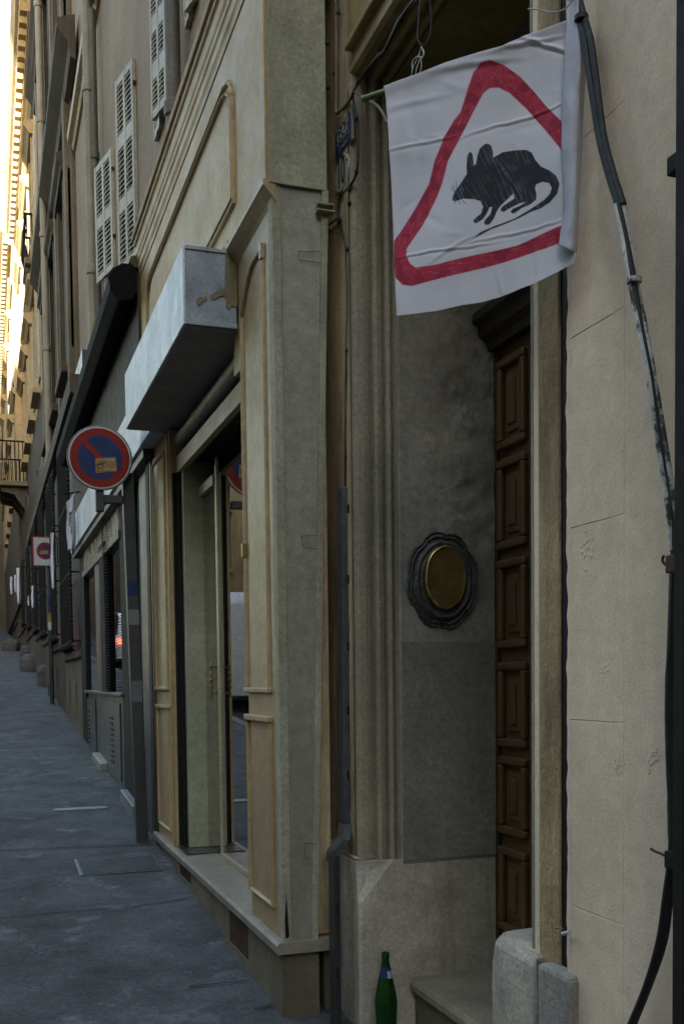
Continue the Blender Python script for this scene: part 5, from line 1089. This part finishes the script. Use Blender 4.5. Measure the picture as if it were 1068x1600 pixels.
MB().box(1.19, 1.199, YE, 24, -1, 1).build('vent_backing', 'dark_void', G1)
MB().box(1.0, 1.3, YE, 26.9, 3.4, 3.62).build('ledge', 'dark_stone', G1)
def grille(y0, y1, z0, z1, X=1.02, label=''):
    t = thing('iron_window_grille', (X, (y0+y1)/2, z0), label, 'grille', 'iron grilles over the ground floor windows')
    mb = MB(); n = int((y1-y0)/.11)
    for k in range(n+1): y = y0+(y1-y0)*k/n; mb.tube([(X, y, z0), (X, y, z1)], .011, 6)
    mb.build('bars', 'black_metal', t)
    mb = MB()
    k = 0; z = z0+.05
    while z < z1: mb.lathe([(.008, -.018), (.024, 0), (.008, .018)], (X-.004, y0, z), 8); z += .055
    mb.build('beaded_edge', 'black_metal', t)
    mb = MB()
    for z in (z0+.02, z0+(z1-z0)*.33, z0+(z1-z0)*.66, z1-.02): mb.box(X-.012, X+.012, y0, y1, z-.015, z+.015).box(X, 1.16, y0-.01, y0+.01, z-.01, z+.01).box(X, 1.16, y1-.01, y1+.01, z-.01, z+.01)
    mb.build('rails', 'black_metal', t)
    mb = MB()
    for k in range(int((y1-y0)/.22)):
        y = y0+.11+.22*k; P = [(X-.005-.03*math.sin(a), y+.09*math.cos(a)*(1-a/9), z0-.06+.06*math.sin(a)*(1-a/9)) for a in [k2*.5 for k2 in range(15)]]; mb.tube(P, .01, 5)
    mb.build('scrollwork', 'black_metal', t)
ords = ['nearest', 'second', 'third', 'fourth', 'fifth', 'sixth']
for k, (a, b) in enumerate(((13.0, 14.9), (15.9, 17.9), (18.9, 20.9), (22, 24), (25.4, 27.4), (29.5, 31.5))):
    grille(a, b, plz(a)+.28, 3.1+.05*k, .99, 'black iron window grille with beaded edge, %s along the far wall' % ords[k])
# guard stones at the foot of the wall
def guard_stone(px, py, r, h, lab):
    c = onG(px, py); r *= .85; n = 12; rings = []
    for s, q in ((1.0, 0), (1.06, .35), (1.0, .7), (.8, .9), (.4, 1.0)): rings.append([(c.x+r*s*math.cos(6.283*k/n)*(1+.1*noise.noise(Vector((k, s, px)))), c.y+r*s*math.sin(6.283*k/n), c.z-.05+(h+.05)*q) for k in range(n)])
    mb = MB().sweep(None, rings, closed=True); mb.caps(rings[0], rings[-1]); o = rough_up(mb.build('guard_stone', 'guard_grey', smooth=True), .05, .2); tag(o, lab, 'stone', 'rounded guard stones along the wall foot')
guard_stone(88, 1086, .16, .32, 'small squat guard stone just right of the thin sign post'); guard_stone(73, 1072, .2, .42, 'guard stone just left of the thin sign post'); guard_stone(50, 1049, .30, .42, 'broad rounded guard stone on the far pavement'); guard_stone(42, 1038, .2, .5, 'guard stone directly behind the broad one'); guard_stone(18, 1017, .34, .4, 'farthest guard stone at the left edge')
# doorstep of far entrance pieces
# more flags
def small_flag(px0, px1, pyt, pyb, X, lab, tilt=.12, slant=0, marks=0):
    a = onX(px1, pyt, X); L = 0.55; yb_ = None
    c = onX((px0+px1)/2, pyt, X); zt_ = c.z; zb_ = onX((px0+px1)/2, pyb, X).z; d_ = c.y
    wpx = px1-px0; wX = wpx/F*d_*1.02      # apparent width at that distance
    wy = wX*.25
    t = thing('hanging_cloth', (c.x, c.y, zt_), lab, 'banner', 'white cloth banners hung along the street')
    mb = MB(); rings = []
    for j in range(25):
        v = j/24; row = []
        for i in range(15):
            u = i/14; x = c.x+(u-.5)*wX+.006*math.sin(v*8+u*3); y = c.y+(u-.5)*wy+.03*math.sin(u*6+v*2.5)*(.3+v); z = zt_+(zb_-zt_)*v-(1-u)*slant*(1-v)+.01*math.sin(u*9)*v
            row.append((x, y, z))
        rings.append(row)
    o = mb.sweep(None, rings).build('cloth', 'cloth_white', t, smooth=True); solid(o, .002)
    if marks:
        mm = MB(); rnd = random.Random(4)
        for k in range(marks):
            u, v = rnd.uniform(.25, .8), rnd.uniform(.35, .85); x = c.x+(u-.5)*wX; y = c.y+(u-.5)*wy+.03*math.sin(u*6+v*2.5)*(.3+v)-.006; z = zt_+(zb_-zt_)*v
            P = [(x+rnd.uniform(-.012, .012), y, z+.014*q+rnd.uniform(-.01, .01)) for q in range(4)]; mm.tube(P, .003, 4)
        mm.build('ink_marks', 'letter_black', t)
    MB().tube([(c.x-wX*.7, c.y-wy*.5, zt_+.004-slant*.3), (1.16, c.y+wy*.6+.1, zt_+.05)], .009, 6).build('rod', 'black_metal', t)
small_flag(104, 117, 768, 864, .90, 'white cloth with ink marks hanging between the round sign and the grilles', slant=.12, marks=16)
small_flag(79, 84.5, 832, 924, .88, 'narrow white cloth hanging in front of the square sign')
small_flag(26, 31, 887, 947, .84, 'longest of the far white cloths at the left'); small_flag(22.5, 25.5, 898, 928, .86, 'short white cloth touching the longest far cloth'); small_flag(16, 20, 901, 932, .82, 'leftmost white cloth hanging far down the street')
small_flag(49, 53, 915, 952, .88, 'small white cloth hanging before the far grilles'); small_flag(43.5, 46, 931, 948, .88, 'smallest white cloth far down the street')

# ------------------------------------------------------------------ opposite side of the street (casts the shade, shows in the panes)
def opposite(name, label, Y0, Y1, top, mat, nf, y_first, seed, X=-18.0):
    H = thing(name, (X, (Y0+Y1)/2, gz((Y0+Y1)/2)), label, 'house'); hol = []
    ys = []; y = y_first
    while y < Y1-1: ys.append(y); y += 3.2
    fl_ = [(3.6*k+.9, 3.6*k+3.1) for k in range(nf)]
    for z0, z1 in fl_:
        for y in ys: hol.append((y-.55, y+.55, z0, z1))
    holed_wall(MB(), X, X-.4, Y0, Y1, -6, top, hol).build('wall', mat, H)
    MB().box(X-2, X-.4, Y0, Y1, -6, top).build('core', 'dark_void', H)
    for z0, z1 in fl_:
        for y in ys:
            f = MB().box(X-.14, X-.11, y-.55, y-.48, z0, z1).box(X-.14, X-.11, y+.48, y+.55, z0, z1).box(X-.14, X-.11, y-.03, y+.03, z0, z1).build('window', 'shutter_paint', H)
            MB().box(X-.135, X-.13, y-.5, y+.5, z0, z1).build('pane', 'pane_dark', f)
            MB().box(X-.05, X+.12, y-.7, y+.7, z0-.15, z0).box(X-.05, X+.14, y-.75, y+.75, z1+.05, z1+.2).build('trim', mat, f)
    MB().box(X-1, X+.6, Y0, Y1, top+.01, top+.5).build('cornice', mat, H)
opposite('opposite_house', 'tall pale house across the street, unseen, its height set to block the sun', -45, -8.6, 30, 'pale_stone', 4, -22, 1)  # unseen; made tall so the near facades stay out of the sun
opposite('opposite_house', 'lower golden house across the street, out of view, kept low to let sky light in', -8.58, 29.9, 16.2, 'pale_stone', 3, -6, 2)  # height chosen so sky light reaches the near walls
opposite('opposite_house', 'house standing forward where the street narrows, mirrored in the shop window', 30, 66, 15.5, 'gold_stone', 3, 32, 4, X=-7.0)
t = thing('sky_screen_house', (-6, -47, -5), 'unseen house added behind the viewer to cut sky light', 'house')  # added out of view to shut off sky light along the street
MB().box(-24, 9, -56, -45.2, -8, 20).build('wall', 'pale_stone', t); MB().box(-24, 9, -56, -44.6, 20.01, 20.5).build('cornice', 'pale_stone', t)

def vehicle(kind, label, x, y, mat, L=4.1, H=1.5, W_=1.72, prof=None, lamp='lamp_red'):
    t = thing(kind, (x, y, gz(y)-.12), label, 'van' if 'van' in kind else 'car', 'vehicles parked along the kerb'); z0 = gz(y)-.12
    def P3(px_, pz_, s, inset=0): return (x+s*(W_/2-inset), y-L/2+px_*L, z0+pz_*H+.0725*(px_-.5)*L)
    low, cab = prof
    mb = MB(); ring = []
    for s, ins in ((-1, .0), (-1, -.0), (1, 0)): pass
    mb.sweep(None, [[P3(a, b, -1, .05) for a, b in low], [P3(a, b, -1, 0) if .25 < b < .6 else P3(a, b, -1, .03) for a, b in low], [P3(a, b, 1, 0) if .25 < b < .6 else P3(a, b, 1, .03) for a, b in low], [P3(a, b, 1, .05) for a, b in low]], closed=True)
    mb.caps([P3(a, b, -1, .05) for a, b in low], [P3(a, b, 1, .05) for a, b in low]); mb.build('body', mat, t, bevel=.03)
    mb = MB(); r0 = [P3(a, b, -1, .08+.25*(b-.55)) for a, b in cab]; r1 = [P3(a, b, 1, .08+.25*(b-.55)) for a, b in cab]
    mb.sweep(None, [r0, r1], closed=True); mb.caps(r0, r1); cb = mb.build('cabin', mat, t, bevel=.03)
    cx_, cz_ = sum(a for a, b in cab)/len(cab), sum(b for a, b in cab)/len(cab)
    for s in (-1, 1):
        q = [(cx_+(a-cx_)*.86, cz_+(b-cz_)*.72+.01) for a, b in cab]; r0 = [Vector(P3(a, b, s, .08+.25*(b-.55)))+Vector((s*.012, 0, 0)) for a, b in q]
        solid(MB().poly(r0).build('side_window', 'car_window', cb), .006)
    for fx in (.18, .80):
        for s in (-1, 1):
            c = P3(fx, 0, s, .09); c = (c[0], c[1], c[2]+.31); wh = MB().lathe([(.2, -.1), (.31, -.09), (.32, 0), (.31, .09), (.2, .1)], c, 24, 'x').build('wheel', 'rubber', t, smooth=True)
            MB().lathe([(.01, -.108), (.12, -.106), (.19, -.101), (.19, .101), (.12, .106), (.01, .108)], c, 20, 'x').build('rim', 'rim_metal', wh, smooth=True)
    back = min(low, key=lambda p: p[0])[0]
    for s in (-1, 1):
        a = P3(back, .48, s, .18); MB().box(a[0]-.1, a[0]+.1, a[1]-.03, a[1]+.05, a[2]-.06, a[2]+.1).build('rear_light', lamp if s == 1 else 'sign_red', t, bevel=.01)
    wq = [p for p in cab if p[0] < cx_]; wq.sort(key=lambda p: p[1]); a, b = wq[0], wq[-1]
    m0 = (a[0]*.85+b[0]*.15-.003, a[1]*.85+b[1]*.15); m1 = (a[0]*.2+b[0]*.8-.003, a[1]*.2+b[1]*.8)
    solid(MB().poly([P3(*m0, -1, .2), P3(*m0, 1, .2), P3(*m1, 1, .25), P3(*m1, -1, .25)]).build('rear_window', 'car_window', cb), .01)
carp = ([(.0, .18), (.0, .48), (.02, .60), (.75, .62), (.97, .52), (1.0, .42), (1.0, .18), (.9, .12), (.1, .12)], [(.03, .58), (.10, .93), (.20, 1.0), (.52, 1.0), (.62, .93), (.78, .60)])
vanp = ([(.0, .14), (.0, .50), (.80, .50), (.97, .42), (1.0, .34), (1.0, .14), (.92, .09), (.06, .09)], [(.0, .48), (.015, .92), (.06, 1.0), (.66, 1.0), (.74, .93), (.86, .50)])
vehicle('parked_van', 'white van parked at the kerb, mirrored in the beige shop window', -1.75, 18.6, 'car_white', 4.8, 1.95, 1.85, vanp, 'lamp_amber')
vehicle('parked_car', 'silver car parked at the kerb beyond the white van', -1.9, 24.4, 'car_silver', 4.1, 1.48, 1.7, carp)
vehicle('parked_car', 'white hatchback parked farthest along the kerb', -1.9, 30, 'car_white', 4.0, 1.5, 1.7, carp)
vehicle('parked_car', 'dark blue car parked at the kerb level with the dark shop', -1.9, 10.0, 'car_blue', 4.1, 1.48, 1.7, carp)
